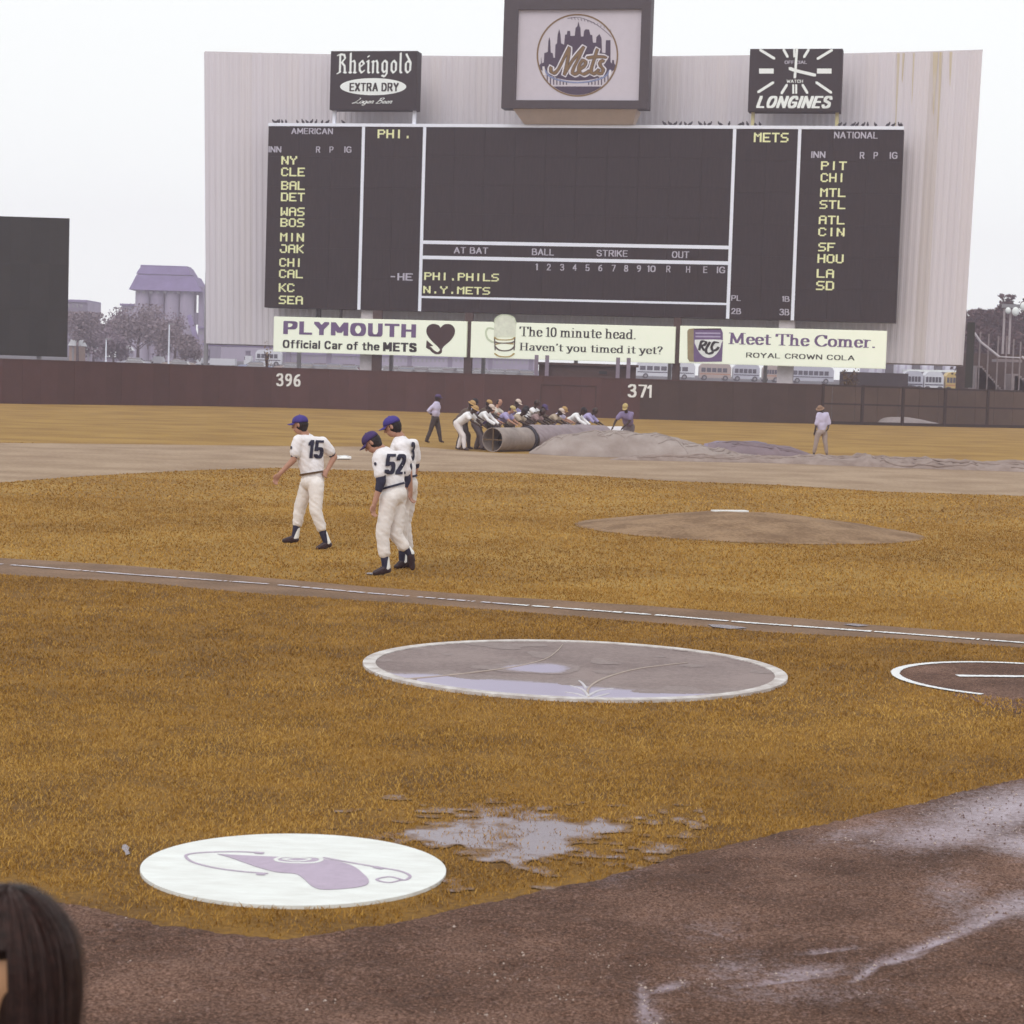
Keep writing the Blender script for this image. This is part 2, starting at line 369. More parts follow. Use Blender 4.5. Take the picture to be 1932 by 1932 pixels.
SAN = {
 'A': '.56|L 0,0 .28,1 .56,0|L .1,.32 .46,.32', 'B': '.5|L 0,0 0,1|S 0,1 .3,1 .42,.9 .42,.68 .3,.54 0,.54|S 0,.54 .34,.52 .5,.4 .5,.14 .34,0 0,0', 'C': '.52|S .5,.78 .4,.97 .2,1 .04,.8 0,.5 .04,.2 .2,0 .4,.03 .5,.22', 'D': '.52|L 0,0 0,1|S 0,1 .28,1 .46,.85 .52,.5 .46,.15 .28,0 0,0',
 'E': '.44|L .44,1 0,1 0,0 .44,0|L 0,.52 .38,.52', 'F': '.42|L .42,1 0,1 0,0|L 0,.52 .36,.52', 'G': '.54|S .5,.8 .4,.97 .2,1 .04,.8 0,.5 .04,.2 .2,0 .4,.02 .52,.15|L .52,.1 .52,.45 .3,.45', 'H': '.5|L 0,0 0,1|L .5,0 .5,1|L 0,.52 .5,.52', 'I': '.0|L 0,0 0,1', 'K': '.5|L 0,0 0,1|L .48,1 0,.42|L .16,.6 .5,0',
 'L': '.42|L 0,1 0,0 .42,0', 'M': '.64|L 0,0 0,1 .32,.25 .64,1 .64,0', 'N': '.52|L 0,0 0,1 .52,0 .52,1', 'O': '.56|S .28,1 .08,.9 0,.5 .08,.1 .28,0 .48,.1 .56,.5 .48,.9 .28,1', 'P': '.48|L 0,0 0,1|S 0,1 .32,1 .47,.9 .48,.7 .4,.5 .3,.45 0,.45', 'R': '.5|L 0,0 0,1|S 0,1 .32,1 .47,.9 .47,.68 .38,.52 0,.5|L .26,.5 .5,0',
 'S': '.48|S .46,.82 .36,.98 .16,1 .02,.88 .02,.66 .16,.56 .34,.47 .47,.36 .47,.12 .32,0 .12,.01 0,.18', 'T': '.5|L 0,1 .5,1|L .25,1 .25,0', 'U': '.5|L 0,1 0,.25|S 0,.25 .06,.03 .25,0 .44,.03 .5,.25|L .5,.25 .5,1', 'W': '.76|L 0,1 .18,0 .38,.8 .58,0 .76,1', 'X': '.5|L 0,0 .5,1|L 0,1 .5,0', 'Y': '.52|L 0,1 .26,.5 .52,1|L .26,.5 .26,0', '-': '.25|L 0,.5 .25,.5',
 '0': '.44|S .22,1 .04,.85 0,.5 .04,.15 .22,0 .4,.15 .44,.5 .4,.85 .22,1', '1': '.08|L .08,0 .08,1 0,.86', '4': '.48|L .36,0 .36,1 0,.3 .48,.3', '8': '.44|S .22,.54 .04,.68 .08,.95 .22,1 .36,.95 .4,.68 .22,.54 .02,.36 .04,.08 .22,0 .4,.08 .42,.36 .22,.54',
 'a': '.42|S .04,.6 .2,.7 .36,.62 .4,.45|L .4,.45 .4,0|S .4,.36 .14,.36 .02,.2 .1,.02 .28,.02 .4,.16', 'c': '.38|S .38,.58 .22,.7 .05,.55 0,.34 .05,.12 .22,0 .38,.1', 'e': '.42|S .0,.36 .42,.36 .38,.6 .22,.7 .06,.58 0,.34 .08,.08 .24,0 .4,.1', 'f': '.28|S .3,1 .16,.98 .12,.8|L .12,.8 .12,0|L 0,.68 .28,.68', 'h': '.4|L 0,1 0,0|S 0,.5 .14,.7 .3,.68 .4,.5|L .4,.5 .4,0', 'i': '.0|L 0,.68 0,0|L 0,.92 0,1',
 'l': '.0|L 0,1 0,0', 'o': '.44|S .22,.7 .04,.58 0,.34 .04,.1 .22,0 .4,.1 .44,.34 .4,.58 .22,.7', 'r': '.26|L 0,.7 0,0|S 0,.45 .1,.66 .26,.68', 't': '.28|L .12,.92 .12,.15|S .12,.15 .16,.0 .3,.04|L 0,.68 .28,.68'}
for _c in '235679': SAN[_c] = NUM[_c]
BLK = {  # pointed black-letter
 'R': '.62|L .12,1 .12,.02|L -.04,.94 .12,1 .4,.96 .46,.78 .24,.56|L .24,.56 .44,.36 .46,.02|L -.04,-.04 .14,.06|L .4,.04 .54,.0', 'h': '.5|L .08,1.05 .08,.0|L .08,.55 .3,.66 .38,.54 .38,.0|L .0,.04 .14,.0|L .32,.04 .46,.0',
 'e': '.42|L .06,.5 .08,.14 .22,.0 .38,.12|L .06,.5 .24,.66 .36,.48 .08,.3', 'i': '.2|L .0,.6 .1,.66 .1,.04 .18,.0|L .08,.86 .12,.9',
 'n': '.5|L .0,.6 .08,.64 .08,.0|L .08,.55 .3,.66 .38,.54 .38,.04 .46,.0', 'g': '.48|L .08,.52 .08,.14 .2,.02 .36,.16|L .08,.52 .22,.66 .38,.56 .38,-.04 .24,-.2 .06,-.14',
 'o': '.46|L .08,.5 .08,.14 .22,.0 .38,.14 .38,.52 .22,.66 .08,.5', 'l': '.2|L .08,1.05 .08,.06 .16,.0', 'd': '.5|L .1,.5 .1,.14 .24,.0 .4,.14 .42,.55 .12,1.0|L .1,.5 .24,.64 .38,.56'}
SCR = {'L': '.75|S .5,.98 .6,.85 .3,.25 .0,.05 .1,.0 .35,.1 .7,.02', 'a': '.4|S .34,.42 .1,.42 .02,.1 .2,.04 .34,.4 .34,.05 .42,.1', 'g': '.4|S .34,.42 .1,.42 .02,.1 .2,.04 .34,.4 .24,-.3 .0,-.25 .42,.15',
 'e': '.34|S .02,.15 .3,.3 .2,.45 .04,.2 .14,.02 .36,.12', 'r': '.3|S .02,.05 .1,.4 .14,.46 .28,.4 .22,.05 .34,.1', 'B': '.7|S .1,.0 .35,.95|S .2,.9 .6,1 .6,.7 .3,.52 .6,.45 .5,.05 .05,.05'}
def sans(txt, height, width=None, bold=0, slant=0):
    cu = bpy.data.curves.new('t', 'FONT'); cu.body = txt; cu.size = 1; cu.offset = bold; cu.shear = slant; cu.resolution_u = 4
    o = bpy.data.objects.new('t', cu); sc.collection.objects.link(o)
    me = bpy.data.meshes.new_from_object(o.evaluated_get(bpy.context.evaluated_depsgraph_get()))
    V = np.array([v.co[:2] for v in me.vertices]); Fc = [tuple(p.vertices) for p in me.polygons]
    bpy.data.objects.remove(o); bpy.data.curves.remove(cu); bpy.data.meshes.remove(me)
    caph = .729
    x0, x1 = V[:, 0].min(), V[:, 0].max(); V[:, 0] -= x0
    V[:, 1] *= height/caph; V[:, 0] *= (width/(x1-x0) if width else height/caph)
    return V, Fc
PIX = {'A':'0E11111F111111','B':'1E11111E11111E','C':'0E11101010110E','D':'1E11111111111E','E':'1F10101E10101F','F':'1F10101E101010','G':'0E11101713110F','H':'1111111F111111','I':'04040404040404','K':'11121418141211','L':'1010101010101F','M':'111B1511111111','N':'11191915131311','O':'0E11111111110E','P':'1E11111E101010','R':'1E11111E141211','S':'0F10100E01011E','T':'1F040404040404','U':'1111111111110E','W':'11111115151B11','Y':'11110A04040404','.':'00000000000404','1':'040C040404040E','2':'0E11010204081F','3':'1F02040201110E','4':'02060A121F0202','5':'1F101E0101110E','6':'0608101E11110E','7':'1F010204080808','8':'0E11110E11110E','9':'0E11110F01020C','0':'0E11111111110E','-':'0000000E000000','~':'0F08080E080808'}
# ================================================================== GROUND
def field_mat(name, c1, c2, scale, fine, rough=.95, bump=.4):
    m = bpy.data.materials.new(name); m.use_nodes = True; t = m.node_tree; N = t.nodes; L = t.links; b = N['Principled BSDF']
    b.inputs['Roughness'].default_value = rough; b.inputs['Specular IOR Level'].default_value = .2
    tc = N.new('ShaderNodeTexCoord'); a = N.new('ShaderNodeTexNoise'); a.inputs['Scale'].default_value = scale; a.inputs['Detail'].default_value = 5
    f = N.new('ShaderNodeTexNoise'); f.inputs['Scale'].default_value = fine; f.inputs['Detail'].default_value = 4; f.inputs['Roughness'].default_value = .7
    L.new(tc.outputs['Object'], a.inputs[0]); L.new(tc.outputs['Object'], f.inputs[0])
    ad = N.new('ShaderNodeMath'); ad.operation = 'ADD'; L.new(a.outputs[0], ad.inputs[0]); L.new(f.outputs[0], ad.inputs[1])
    r = N.new('ShaderNodeValToRGB'); r.color_ramp.elements[0].position = .72/2*2-.0; r.color_ramp.elements[0].position = .42
    hf = N.new('ShaderNodeMath'); hf.operation = 'MULTIPLY'; hf.inputs[1].default_value = .5; L.new(ad.outputs[0], hf.inputs[0]); L.new(hf.outputs[0], r.inputs[0])
    r.color_ramp.elements[1].position = .58; r.color_ramp.elements[0].color = (*c1, 1); r.color_ramp.elements[1].color = (*c2, 1)
    L.new(r.outputs[0], b.inputs['Base Color'])
    bp = N.new('ShaderNodeBump'); bp.inputs['Strength'].default_value = bump; bp.inputs['Distance'].default_value = .03
    L.new(f.outputs[0], bp.inputs['Height']); L.new(bp.outputs[0], b.inputs['Normal']); return m
M['turf'] = field_mat('turf', (.23,.125,.030), (.35,.21,.055), .35, 14)
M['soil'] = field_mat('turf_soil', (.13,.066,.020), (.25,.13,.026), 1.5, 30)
M['clay'] = field_mat('infield_clay', (.25,.165,.105), (.37,.265,.18), .5, 9, .85, .25)
M['mudclay'] = field_mat('damp_clay', (.14,.078,.042), (.23,.135,.08), 1.2, 25, .7, .3)
M['asphalt'] = field_mat('asphalt', (.05,.05,.055), (.09,.085,.09), .1, 5)
def wob(pts, amp, step=12):
    out = []
    n = len(pts)
    for i in range(n):
        a, b = Vector(pts[i]), Vector(pts[(i+1) % n]); L = (b-a).length; k = max(1, min(400, int(L/step)))
        for j in range(k):
            p = a.lerp(b, j/k); out.append(p)
    return [p + Vector((noise.noise(p*1.7), noise.noise(p*1.7+Vector((9,3,0))), 0))*amp for p in out]
def flat(name, pts, z, m, amp=.05, step=.4, thick=0):
    P = wob([Vector((p[0], p[1], z)) for p in pts], amp, step)
    bm = bmesh.new(); f = bm.faces.new([bm.verts.new(p) for p in P]); bmesh.ops.triangulate(bm, faces=[f])
    for f in bm.faces:
        if f.normal.z < 0: f.normal_flip()
    me = bpy.data.meshes.new(name); bm.to_mesh(me); bm.free(); return struct(link(name, me, m))
def gp(*L): return [G(x, y) for x, y in L]
struct(obj('ground', MB().box((0, 900, -.56), (3000, 2200, 1)), M['asphalt']))
fence_px = [(-420,748),(-200,755),(0,762),(270,764.5),(543,769),(880,780),(1205,791),(1400,796),(1550,800),(1740,804.5),(1932,808),(2200,814)]
fpts = []
for (x0, y0), (x1, y1) in zip(fence_px[:-1], fence_px[1:]):
    for k in range(6): fpts.append(G(x0+(x1-x0)*k/6, y0+(y1-y0)*k/6))
fpts.append(G(*fence_px[-1]))
for _ in range(6): fpts = [fpts[0]]+[(fpts[i-1]+fpts[i]*2+fpts[i+1])/4 for i in range(1, len(fpts)-1)]+[fpts[-1]]
flat('outfield_grass', [Vector((-70, 4.6, 0)), Vector((70, 4.6, 0))] + [p for p in fpts[::-1]], 0, M['turf'], 0, 6)
infield_far = [(-1100,836),(-500,830),(-40,835),(0,835.6),(350,839.6),(550,842),(800,844),(870,850),(950,856),(1100,858),(1300,862),(1550,868),(1750,875),(1932,882),(2300,900),(3000,940)]
infield_near = [(3000,1010),(2300,958),(1932,936),(1666,928),(1466,915),(1266,908),(1116,898),(966,892),(780,889.6),(630,886.6),(525,883),(380,887),(240,894),(100,903),(0,910.6),(-500,960),(-1100,1010)]
clay_poly = gp(*infield_far)+gp(*infield_near)
flat('infield_dirt', clay_poly, .004, M['clay'], .12, .5)
strip_up = [(-1000,995),(-300,1035),(0,1053),(250,1068),(500,1090.6),(700,1108),(966,1128),(1216,1143),(1466,1163),(1716,1185.6),(1932,1198),(2300,1222),(3100,1276)]
strip_lo = [(3100,1308),(2300,1247),(1932,1223),(1716,1208),(1466,1195),(1216,1175),(966,1154),(750,1138),(500,1122),(250,1099),(0,1084.6),(-300,1062),(-1000,1016)]
strip_poly = gp(*strip_up)+gp(*strip_lo)
flat('baseline_dirt', strip_poly, .004, M['mudclay'], .06, .3)
edge = [(-1000,1480),(-400,1600),(-150,1640),(0,1672),(100,1700),(200,1722),(300,1745),(420,1765),(540,1776),(650,1762),(800,1735),(1000,1690),(1200,1641),(1350,1604),(1500,1568),(1650,1535),(1800,1500),(1932,1468),(2300,1375),(3000,1212)]
track_poly = gp(*edge)+[Vector((14, 4.3, 0)), Vector((-14, 4.3, 0))]
# ---- foreground track: fine grid with relief, and a wetness map where rain water stands
def wet_field(px, py):
    W = np.zeros_like(px)
    def blob(cx, cy, rx, ry, a=1., rot=0):
        nonlocal W
        c, s_ = math.cos(rot), math.sin(rot); u = (px-cx)*c+(py-cy)*s_; v = -(px-cx)*s_+(py-cy)*c
        W = np.maximum(W, a*np.exp(-((u/rx)**2+(v/ry)**2)))
    blob(1900,1530,190,42,.95,-.22); blob(1790,1575,150,30,.9,-.1); blob(1950,1600,130,26,.9,.15); blob(1640,1570,120,18,.5,-.2)
    blob(1930,1710,130,26,.8,-.2); blob(1800,1690,60,40,.45); blob(1860,1740,110,16,.8,-.4); blob(1760,1785,75,9,1.,-.35); blob(1690,1815,60,8,1.,-.2)
    blob(1640,1835,40,9,.9,-.6); blob(1520,1840,90,14,.7,-.1); blob(1480,1856,110,7,.8,-.12); blob(1560,1800,60,6,.7,-.1); blob(1390,1835,90,30,.4)
    blob(1215,1905,12,45,.9,-.15); blob(1260,1868,45,9,.8,-.25); blob(1225,1925,30,25,.7); blob(1500,1880,200,25,.35); blob(1340,1765,80,30,.25); blob(1160,1660,70,20,.25,-.2)
    return W
mm = bpy.data.materials.new('warning_track_dirt'); mm.use_nodes = True; t = mm.node_tree; N = t.nodes; L = t.links; b = N['Principled BSDF']
at = N.new('ShaderNodeAttribute'); at.attribute_name = 'wet'; tc = N.new('ShaderNodeTexCoord')
def nz(sc_, det=4, ro=.6):
    n = N.new('ShaderNodeTexNoise'); n.inputs['Scale'].default_value = sc_; n.inputs['Detail'].default_value = det; n.inputs['Roughness'].default_value = ro; L.new(tc.outputs['Object'], n.inputs[0]); return n
def mth(op, a, b_=None, c_=None):
    n = N.new('ShaderNodeMath'); n.operation = op; n.use_clamp = op == 'MULTIPLY_ADD'
    for i, x in enumerate((a, b_, c_)):
        if x is None: continue
        if isinstance(x, (int, float)): n.inputs[i].default_value = x
        else: L.new(x, n.inputs[i])
    return n.outputs[0]
n1, n2, n3 = nz(75, 6, .8), nz(1.3, 5), nz(22, 5, .7)
wet0 = mth('ADD', at.outputs['Fac'], mth('MULTIPLY', mth('SUBTRACT', n3.outputs[0], .5), 1.3))
wet1 = mth('ADD', wet0, mth('MULTIPLY', mth('SUBTRACT', n1.outputs[0], .5), 1.6))
wr = N.new('ShaderNodeMapRange'); wr.inputs['From Min'].default_value = .15; wr.inputs['From Max'].default_value = 1.05; L.new(wet1, wr.inputs['Value'])
rp = N.new('ShaderNodeValToRGB'); L.new(mth('ADD', mth('MULTIPLY', n1.outputs[0], .75), mth('MULTIPLY', n2.outputs[0], .25)), rp.inputs[0])
e = rp.color_ramp.elements; e[0].position = .39; e[0].color = (.034,.015,.010,1); e[1].position = .62; e[1].color = (.38,.22,.165,1); q = e.new(.51); q.color = (.138,.070,.047,1)
mc = N.new('ShaderNodeMix'); mc.data_type = 'RGBA'; L.new(wr.outputs[0], mc.inputs['Factor']); L.new(rp.outputs[0], mc.inputs['A']); mc.inputs['B'].default_value = (.25,.18,.20,1)  # wet dirt turns paler lilac: sky sheen put into the base colour
L.new(mc.outputs['Result'], b.inputs['Base Color'])
rr = N.new('ShaderNodeMapRange'); rr.inputs['To Min'].default_value = .85; rr.inputs['To Max'].default_value = .25; L.new(wr.outputs[0], rr.inputs['Value']); L.new(rr.outputs[0], b.inputs['Roughness'])
b.inputs['Specular IOR Level'].default_value = .18
ct = N.new('ShaderNodeMath'); ct.operation = 'MULTIPLY'; ct.inputs[1].default_value = .5; L.new(wr.outputs[0], ct.inputs[0]); L.new(ct.outputs[0], b.inputs['Coat Weight'])
b.inputs['Coat IOR'].default_value = 1.7; b.inputs['Coat Tint'].default_value = (.93,.84,1,1); b.inputs['Coat Roughness'].default_value = .2
bp = N.new('ShaderNodeBump'); bp.inputs['Distance'].default_value = .012
st = N.new('ShaderNodeMapRange'); st.inputs['To Min'].default_value = .9; st.inputs['To Max'].default_value = .12; L.new(wr.outputs[0], st.inputs['Value']); L.new(st.outputs[0], bp.inputs['Strength'])
L.new(n1.outputs[0], bp.inputs['Height']); L.new(bp.outputs[0], b.inputs['Normal'])
M['track'] = mm
ys = 1/np.linspace(1/4.3, 1/19.5, 430); us = np.linspace(-.42, .42, 440)
Xg = ys[:, None]*us[None, :]; Yg = np.repeat(ys[:, None], len(us), 1)
def inpoly(X, Y, poly):
    P = np.array([(p[0], p[1]) for p in poly]); ins = np.zeros(X.shape, bool); j = len(P)-1
    for i in range(len(P)):
        xi, yi, xj, yj = *P[i], *P[j]
        ins ^= ((yi > Y) != (yj > Y)) & (X < (xj-xi)*(Y-yi)/((yj-yi) or 1e-12)+xi); j = i
    return ins
def vnoise(X, Y, s_, seed=0):   # cheap smooth value noise, vectorised
    r = np.random.default_rng(seed).random((256, 256)); x, y = X*s_+1000, Y*s_+1000
    xi, yi = np.floor(x).astype(int), np.floor(y).astype(int); fx, fy = x-xi, y-yi; fx, fy = fx*fx*(3-2*fx), fy*fy*(3-2*fy)
    g = lambda a, b_: r[a % 256, b_ % 256]
    return (g(xi, yi)*(1-fx)+g(xi+1, yi)*fx)*(1-fy)+(g(xi, yi+1)*(1-fx)+g(xi+1, yi+1)*fx)*fy
epts = gp(*edge); ex = np.array([p.x for p in epts]); ey = np.array([p.y for p in epts])
def edge_y(X): return np.interp(X, ex, ey) + (vnoise(X, X*0, 2.2, 3)-.5)*.04+(vnoise(X, X*0, 13, 4)-.5)*.04
px_, py_ = to_px(Xg, Yg); Wt = wet_field(px_, py_)
Zg = .012*(vnoise(Xg, Yg, 1.1, 11)-.5)+.014*(vnoise(Xg, Yg, 5, 12)-.5)+.012*(vnoise(Xg, Yg, 17, 13)-.5)+.010*(vnoise(Xg, Yg, 45, 15)-.5)
Zg = (Zg+.012)*(1-np.clip(Wt*1.5, 0, .93)); D = edge_y(Xg)-Yg
Zg = np.where(D < .0, -.04, Zg*np.clip(D/.1+.3, 0, 1)+.006)
me = bpy.data.meshes.new('warning_track'); nr, nc = Xg.shape
me.from_pydata(np.stack([Xg, Yg, Zg], -1).reshape(-1, 3).tolist(), [], [(i*nc+j, i*nc+j+1, (i+1)*nc+j+1, (i+1)*nc+j) for i in range(nr-1) for j in range(nc-1) if D[i, j] > -.3])
a_ = me.attributes.new('wet', 'FLOAT', 'POINT'); a_.data.foreach_set('value', Wt.ravel().astype(np.float32)); me.shade_smooth()
struct(link('warning_track', me, M['track']))
# pebbles of the gravel track: loose stones
def scatter_stones(n, m, name):
    y = 1/rng.uniform(1/15, 1/5.2, n*2); x = y*rng.uniform(-.33, .33, n*2); k = edge_y(x)-y > .03; x, y = x[k][:n], y[k][:n]
    V = []; Fc = []; r = rng.uniform(.0018, .0048, len(x))*rng.choice([1,1,1,1.6], len(x))
    base = np.array([(1,0,0),(0,1,0),(-1,0,0),(0,-1,0),(0,0,.9),(0,0,-.9)], float)
    for i in range(len(x)):
        p = base*r[i]*rng.uniform(.7, 1.3, (6, 1)); o = len(V)
        V += (p+(x[i], y[i], .008)).tolist(); Fc += [(o+a, o+(a+1) % 4, o+4) for a in range(4)]+[(o+(a+1) % 4, o+a, o+5) for a in range(4)]
    me = bpy.data.meshes.new(name); me.from_pydata(V, [], Fc); o = link(name, me, m); return tag(o, 'dark and brown small pebbles strewn over the wet gravel track', None, None, 'stuff')
scatter_stones(16000, mat('pebble', (.05,.025,.018), .6, .1, 160, col2=(.26,.16,.12)), 'gravel')['category'] = 'gravel'
g_ = scatter_stones(13000, mat('pale_pebble', (.35,.25,.20), .5, .1, 160, col2=(.62,.52,.47)), 'gravel'); g_['category'] = 'gravel'; g_['label'] = 'pale grit scattered over the brown track dirt'
# ---- grass blades (real geometry, nearer field)
mg = bpy.data.materials.new('grass_blade'); mg.use_nodes = True; t = mg.node_tree; N = t.nodes; L = t.links; b = N['Principled BSDF']
at = N.new('ShaderNodeAttribute'); at.attribute_name = 'tint'; rp = N.new('ShaderNodeValToRGB'); L.new(at.outputs['Fac'], rp.inputs[0])
e = rp.color_ramp.elements; e[0].color = (.17,.082,.013,1); e[1].color = (.55,.33,.08,1); q = e.new(.5); q.color = (.36,.185,.028,1)
L.new(rp.outputs[0], b.inputs['Base Color']); b.inputs['Roughness'].default_value = .6; b.inputs['Specular IOR Level'].default_value = .25
puddle = gp((758,1566),(800,1556),(860,1560),(900,1548),(960,1544),(990,1556),(1040,1552),(1100,1556),(1150,1550),(1196,1562),(1180,1580),(1120,1584),(1085,1590),(1100,1602),(1060,1612),(1030,1622),(985,1640),(930,1638),(890,1618),(850,1602),(800,1590),(765,1582))
oc = G(555, 1643); orad = .70; bc = Vector((.536, 16.45, 0)); brad = 1.68; hc2 = Vector((4.16, 16.61, 0)); hr = 1.03
mound_px = G(1411, 1000); mc0 = Vector((mound_px.x, mound_px.y, 0))
def blades(name, y0, y1, per_m2, hh, ww, seed, uh=.34, dark=0):
    r = np.random.default_rng(seed); area = uh*(y1*y1-y0*y0); n = int(area*per_m2)
    y = np.sqrt(r.uniform(y0*y0, y1*y1, n)); x = y*r.uniform(-uh, uh, n)
    keep = (y > edge_y(x)-.015); dd = y-edge_y(x)
    thin = np.where(x < .4, np.clip(dd/.3, .25, 1), np.clip(dd/.08+.4, .5, 1.3)) + (vnoise(x, y, 9, 5)-.5)*.8
    keep &= r.random(n) < np.clip(thin, .12, 1)
    keep &= ~inpoly(x, y, strip_poly) & ~inpoly(x, y, clay_poly)
    keep &= np.hypot(x-oc.x, y-oc.y) > orad+.015; keep &= np.hypot(x-bc.x, y-bc.y) > brad-.01
    keep &= ~((np.hypot(x-hc2.x, y-hc2.y) < hr+.05) | ((x > 4.0) & (x < 5.2) & (np.abs(y-15.75) < .35)))
    keep &= np.hypot(x-mc0.x, y-mc0.y) > 2.70
    if y0 < 16:
        pd = inpoly(x, y, puddle); keep &= ~(pd & (r.random(n) < .50+.42*np.clip((vnoise(x, y, 5, 61)-.35)*4, 0, 1)))
        bare = vnoise(x, y, 3.2, 21)*vnoise(x, y, 1.1, 22)
    keep &= r.random(n) < .35+1.4*vnoise(x, y, 6, 31)
    x, y = x[keep], y[keep]; n = len(x)
    patch = vnoise(x, y, .35, 41)*.5+vnoise(x, y, 1.3, 42)*.3+vnoise(x, y, 6, 43)*.2
    h = r.uniform(.55, 1.25, n)*hh*(.75+.5*vnoise(x, y, 4, 44)); a = r.uniform(0, 2*np.pi, n); lean = r.uniform(.3, 1.5, n)*h
    wv = ww*r.uniform(.6, 1.3, n); la = r.uniform(0, 2*np.pi, n); z0 = np.full(n, -.004)
    V = np.empty((n, 5, 3), np.float32); ca_, sa_ = np.cos(a)*wv/2, np.sin(a)*wv/2; lx, ly = np.cos(la)*lean, np.sin(la)*lean
    V[:, 0] = np.stack([x-ca_, y-sa_, z0], 1); V[:, 1] = np.stack([x+ca_, y+sa_, z0], 1)
    V[:, 2] = np.stack([x+ca_*.8+lx*.35, y+sa_*.8+ly*.35, h*.6], 1); V[:, 3] = np.stack([x-ca_*.8+lx*.35, y-sa_*.8+ly*.35, h*.6], 1)
    V[:, 4] = np.stack([x+lx, y+ly, h*.98], 1)
    me = bpy.data.meshes.new(name); me.vertices.add(n*5); me.vertices.foreach_set('co', V.ravel())
    idx = (np.arange(n)*5)[:, None]; li = np.concatenate([idx+[0,1,2,3], idx+[3,2,4]], 1).ravel().astype(np.int32)
    me.loops.add(n*7); me.loops.foreach_set('vertex_index', li); me.polygons.add(n*2)
    ls = np.stack([np.arange(n)*7, np.arange(n)*7+4], 1).ravel().astype(np.int32); me.polygons.foreach_set('loop_start', ls)
    tn = np.clip(.17+.85*(patch-.1)+r.normal(0, .13, n)-dark, 0, 1); at_ = me.attributes.new('tint', 'FLOAT', 'POINT')
    at_.data.foreach_set('value', np.repeat(tn, 5).astype(np.float32)); me.update(calc_edges=True); me.validate()
    o = link(name, me, mg); return o
g1 = blades('grass', 8.2, 14.5, 5600, .020, .0048, 1); g2 = blades('grass', 14.5, 23, 2300, .022, .0075, 2); g3 = blades('grass', 23, 36, 720, .023, .0135, 3); g4 = blades('grass', 36, 60, 190, .025, .026, 4)
for o, l in ((g1,'ochre grass round the white on deck circle in the foreground'),(g2,'ochre grass between the foul line and the foreground circles'),(g3,'ochre infield grass where the players are walking'),(g4,'ochre infield grass beyond the pitcher mound')): tag(o, l, 'grass', None, 'stuff')
# soil under the near blades; its darker tone doubles as the grass edge shadow
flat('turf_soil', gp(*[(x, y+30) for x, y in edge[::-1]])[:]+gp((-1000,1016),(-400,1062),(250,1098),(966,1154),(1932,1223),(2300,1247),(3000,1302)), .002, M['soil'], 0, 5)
# water standing in grass
wm = mat('rain_water', (.20,.16,.19), .25, .3, 22, .2, 60, spec=.7)  # water with the lilac sky reflection mixed into its base colour
for L_ in ([(690,1082.5),(712,1081),(722,1083),(706,1085.5),(692,1085)], [(1335,1180),(1370,1181),(1412,1187),(1380,1189),(1345,1185)], [(1590,1180),(1610,1178.5),(1640,1182),(1620,1184)], [(228,1599),(234,1597),(240,1603),(237,1609),(241,1615),(233,1618),(230,1611),(225,1606)]):
    flat('puddle', gp(*L_), .012, wm, .02, .06)
# ---- foul line, chalk
def chalk(name, pts, wdt, z, m, gaps=.3, seed=1):
    r = random.Random(seed); mb = MB(); P = [Vector((p[0], p[1], z)) for p in pts]
    for a, b_ in zip(P[:-1], P[1:]):
        Ls = (b_-a).length; d = (b_-a)/Ls; nrm = Vector((-d.y, d.x, 0)); k = 0
        while k < Ls:
            st_ = min(r.uniform(.015, .05), Ls-k)
            if gaps == 0 or r.random() > gaps+.9*gaps*noise.noise((a+d*k)*1.3)*2:
                w0, w1 = wdt*r.uniform(.2 if gaps else .4, .55), wdt*r.uniform(.2 if gaps else .4, .55); q0, q1 = a+d*k, a+d*(k+st_+.003)
                mb.add([q0-nrm*w0, q0+nrm*w0, q1+nrm*w1, q1-nrm*w1], [(0,3,2,1)])
            k += st_
    return struct(obj(name, mb, m))
chalkm = mat('lime_chalk', (.62,.58,.64), .9, .15, 30)
lime = mat('bright_lime', (.80,.80,.82), .9, .05, 20)
chalk('foul_line', gp((-900,1006),(-60,1061),(250,1085.6),(500,1103),(700,1121),(966,1142)), .085, .012, chalkm, .22)
chalk('foul_line', gp((966,1142),(1250,1163),(1416,1177),(1700,1197),(1932,1214.6),(2200,1235),(3050,1296)), .10, .012, lime, .08, 4)
# ---- second base bag
t = thing('second_base', 'white canvas base bag lying on the infield dirt behind player 15', 'base', G(645, 867))
c = G(645, 867); a30 = math.radians(22); ax = (Vector((math.cos(a30), math.sin(a30), 0)), Vector((-math.sin(a30), math.cos(a30), 0)), Vector((0,0,1)))
q = MB(); q.ell(c+Vector((0,0,.045)), (.26,.26,.055), ax, 24, 6); q.box(c+Vector((0,0,.055)), (.40,.40,.09), ax)
q2 = remesh(q, .02, 'bag'); q2.transform(Matrix.Translation(-c)); link('bag', q2, M['white'], t)
q = MB()
for i in (-1, 1): q.box(c+ax[0]*i*.12+Vector((0,0,.108)), (.03,.42,.008), ax)
obj('strap', q, mat('strap_canvas', (.6,.58,.6)), t)
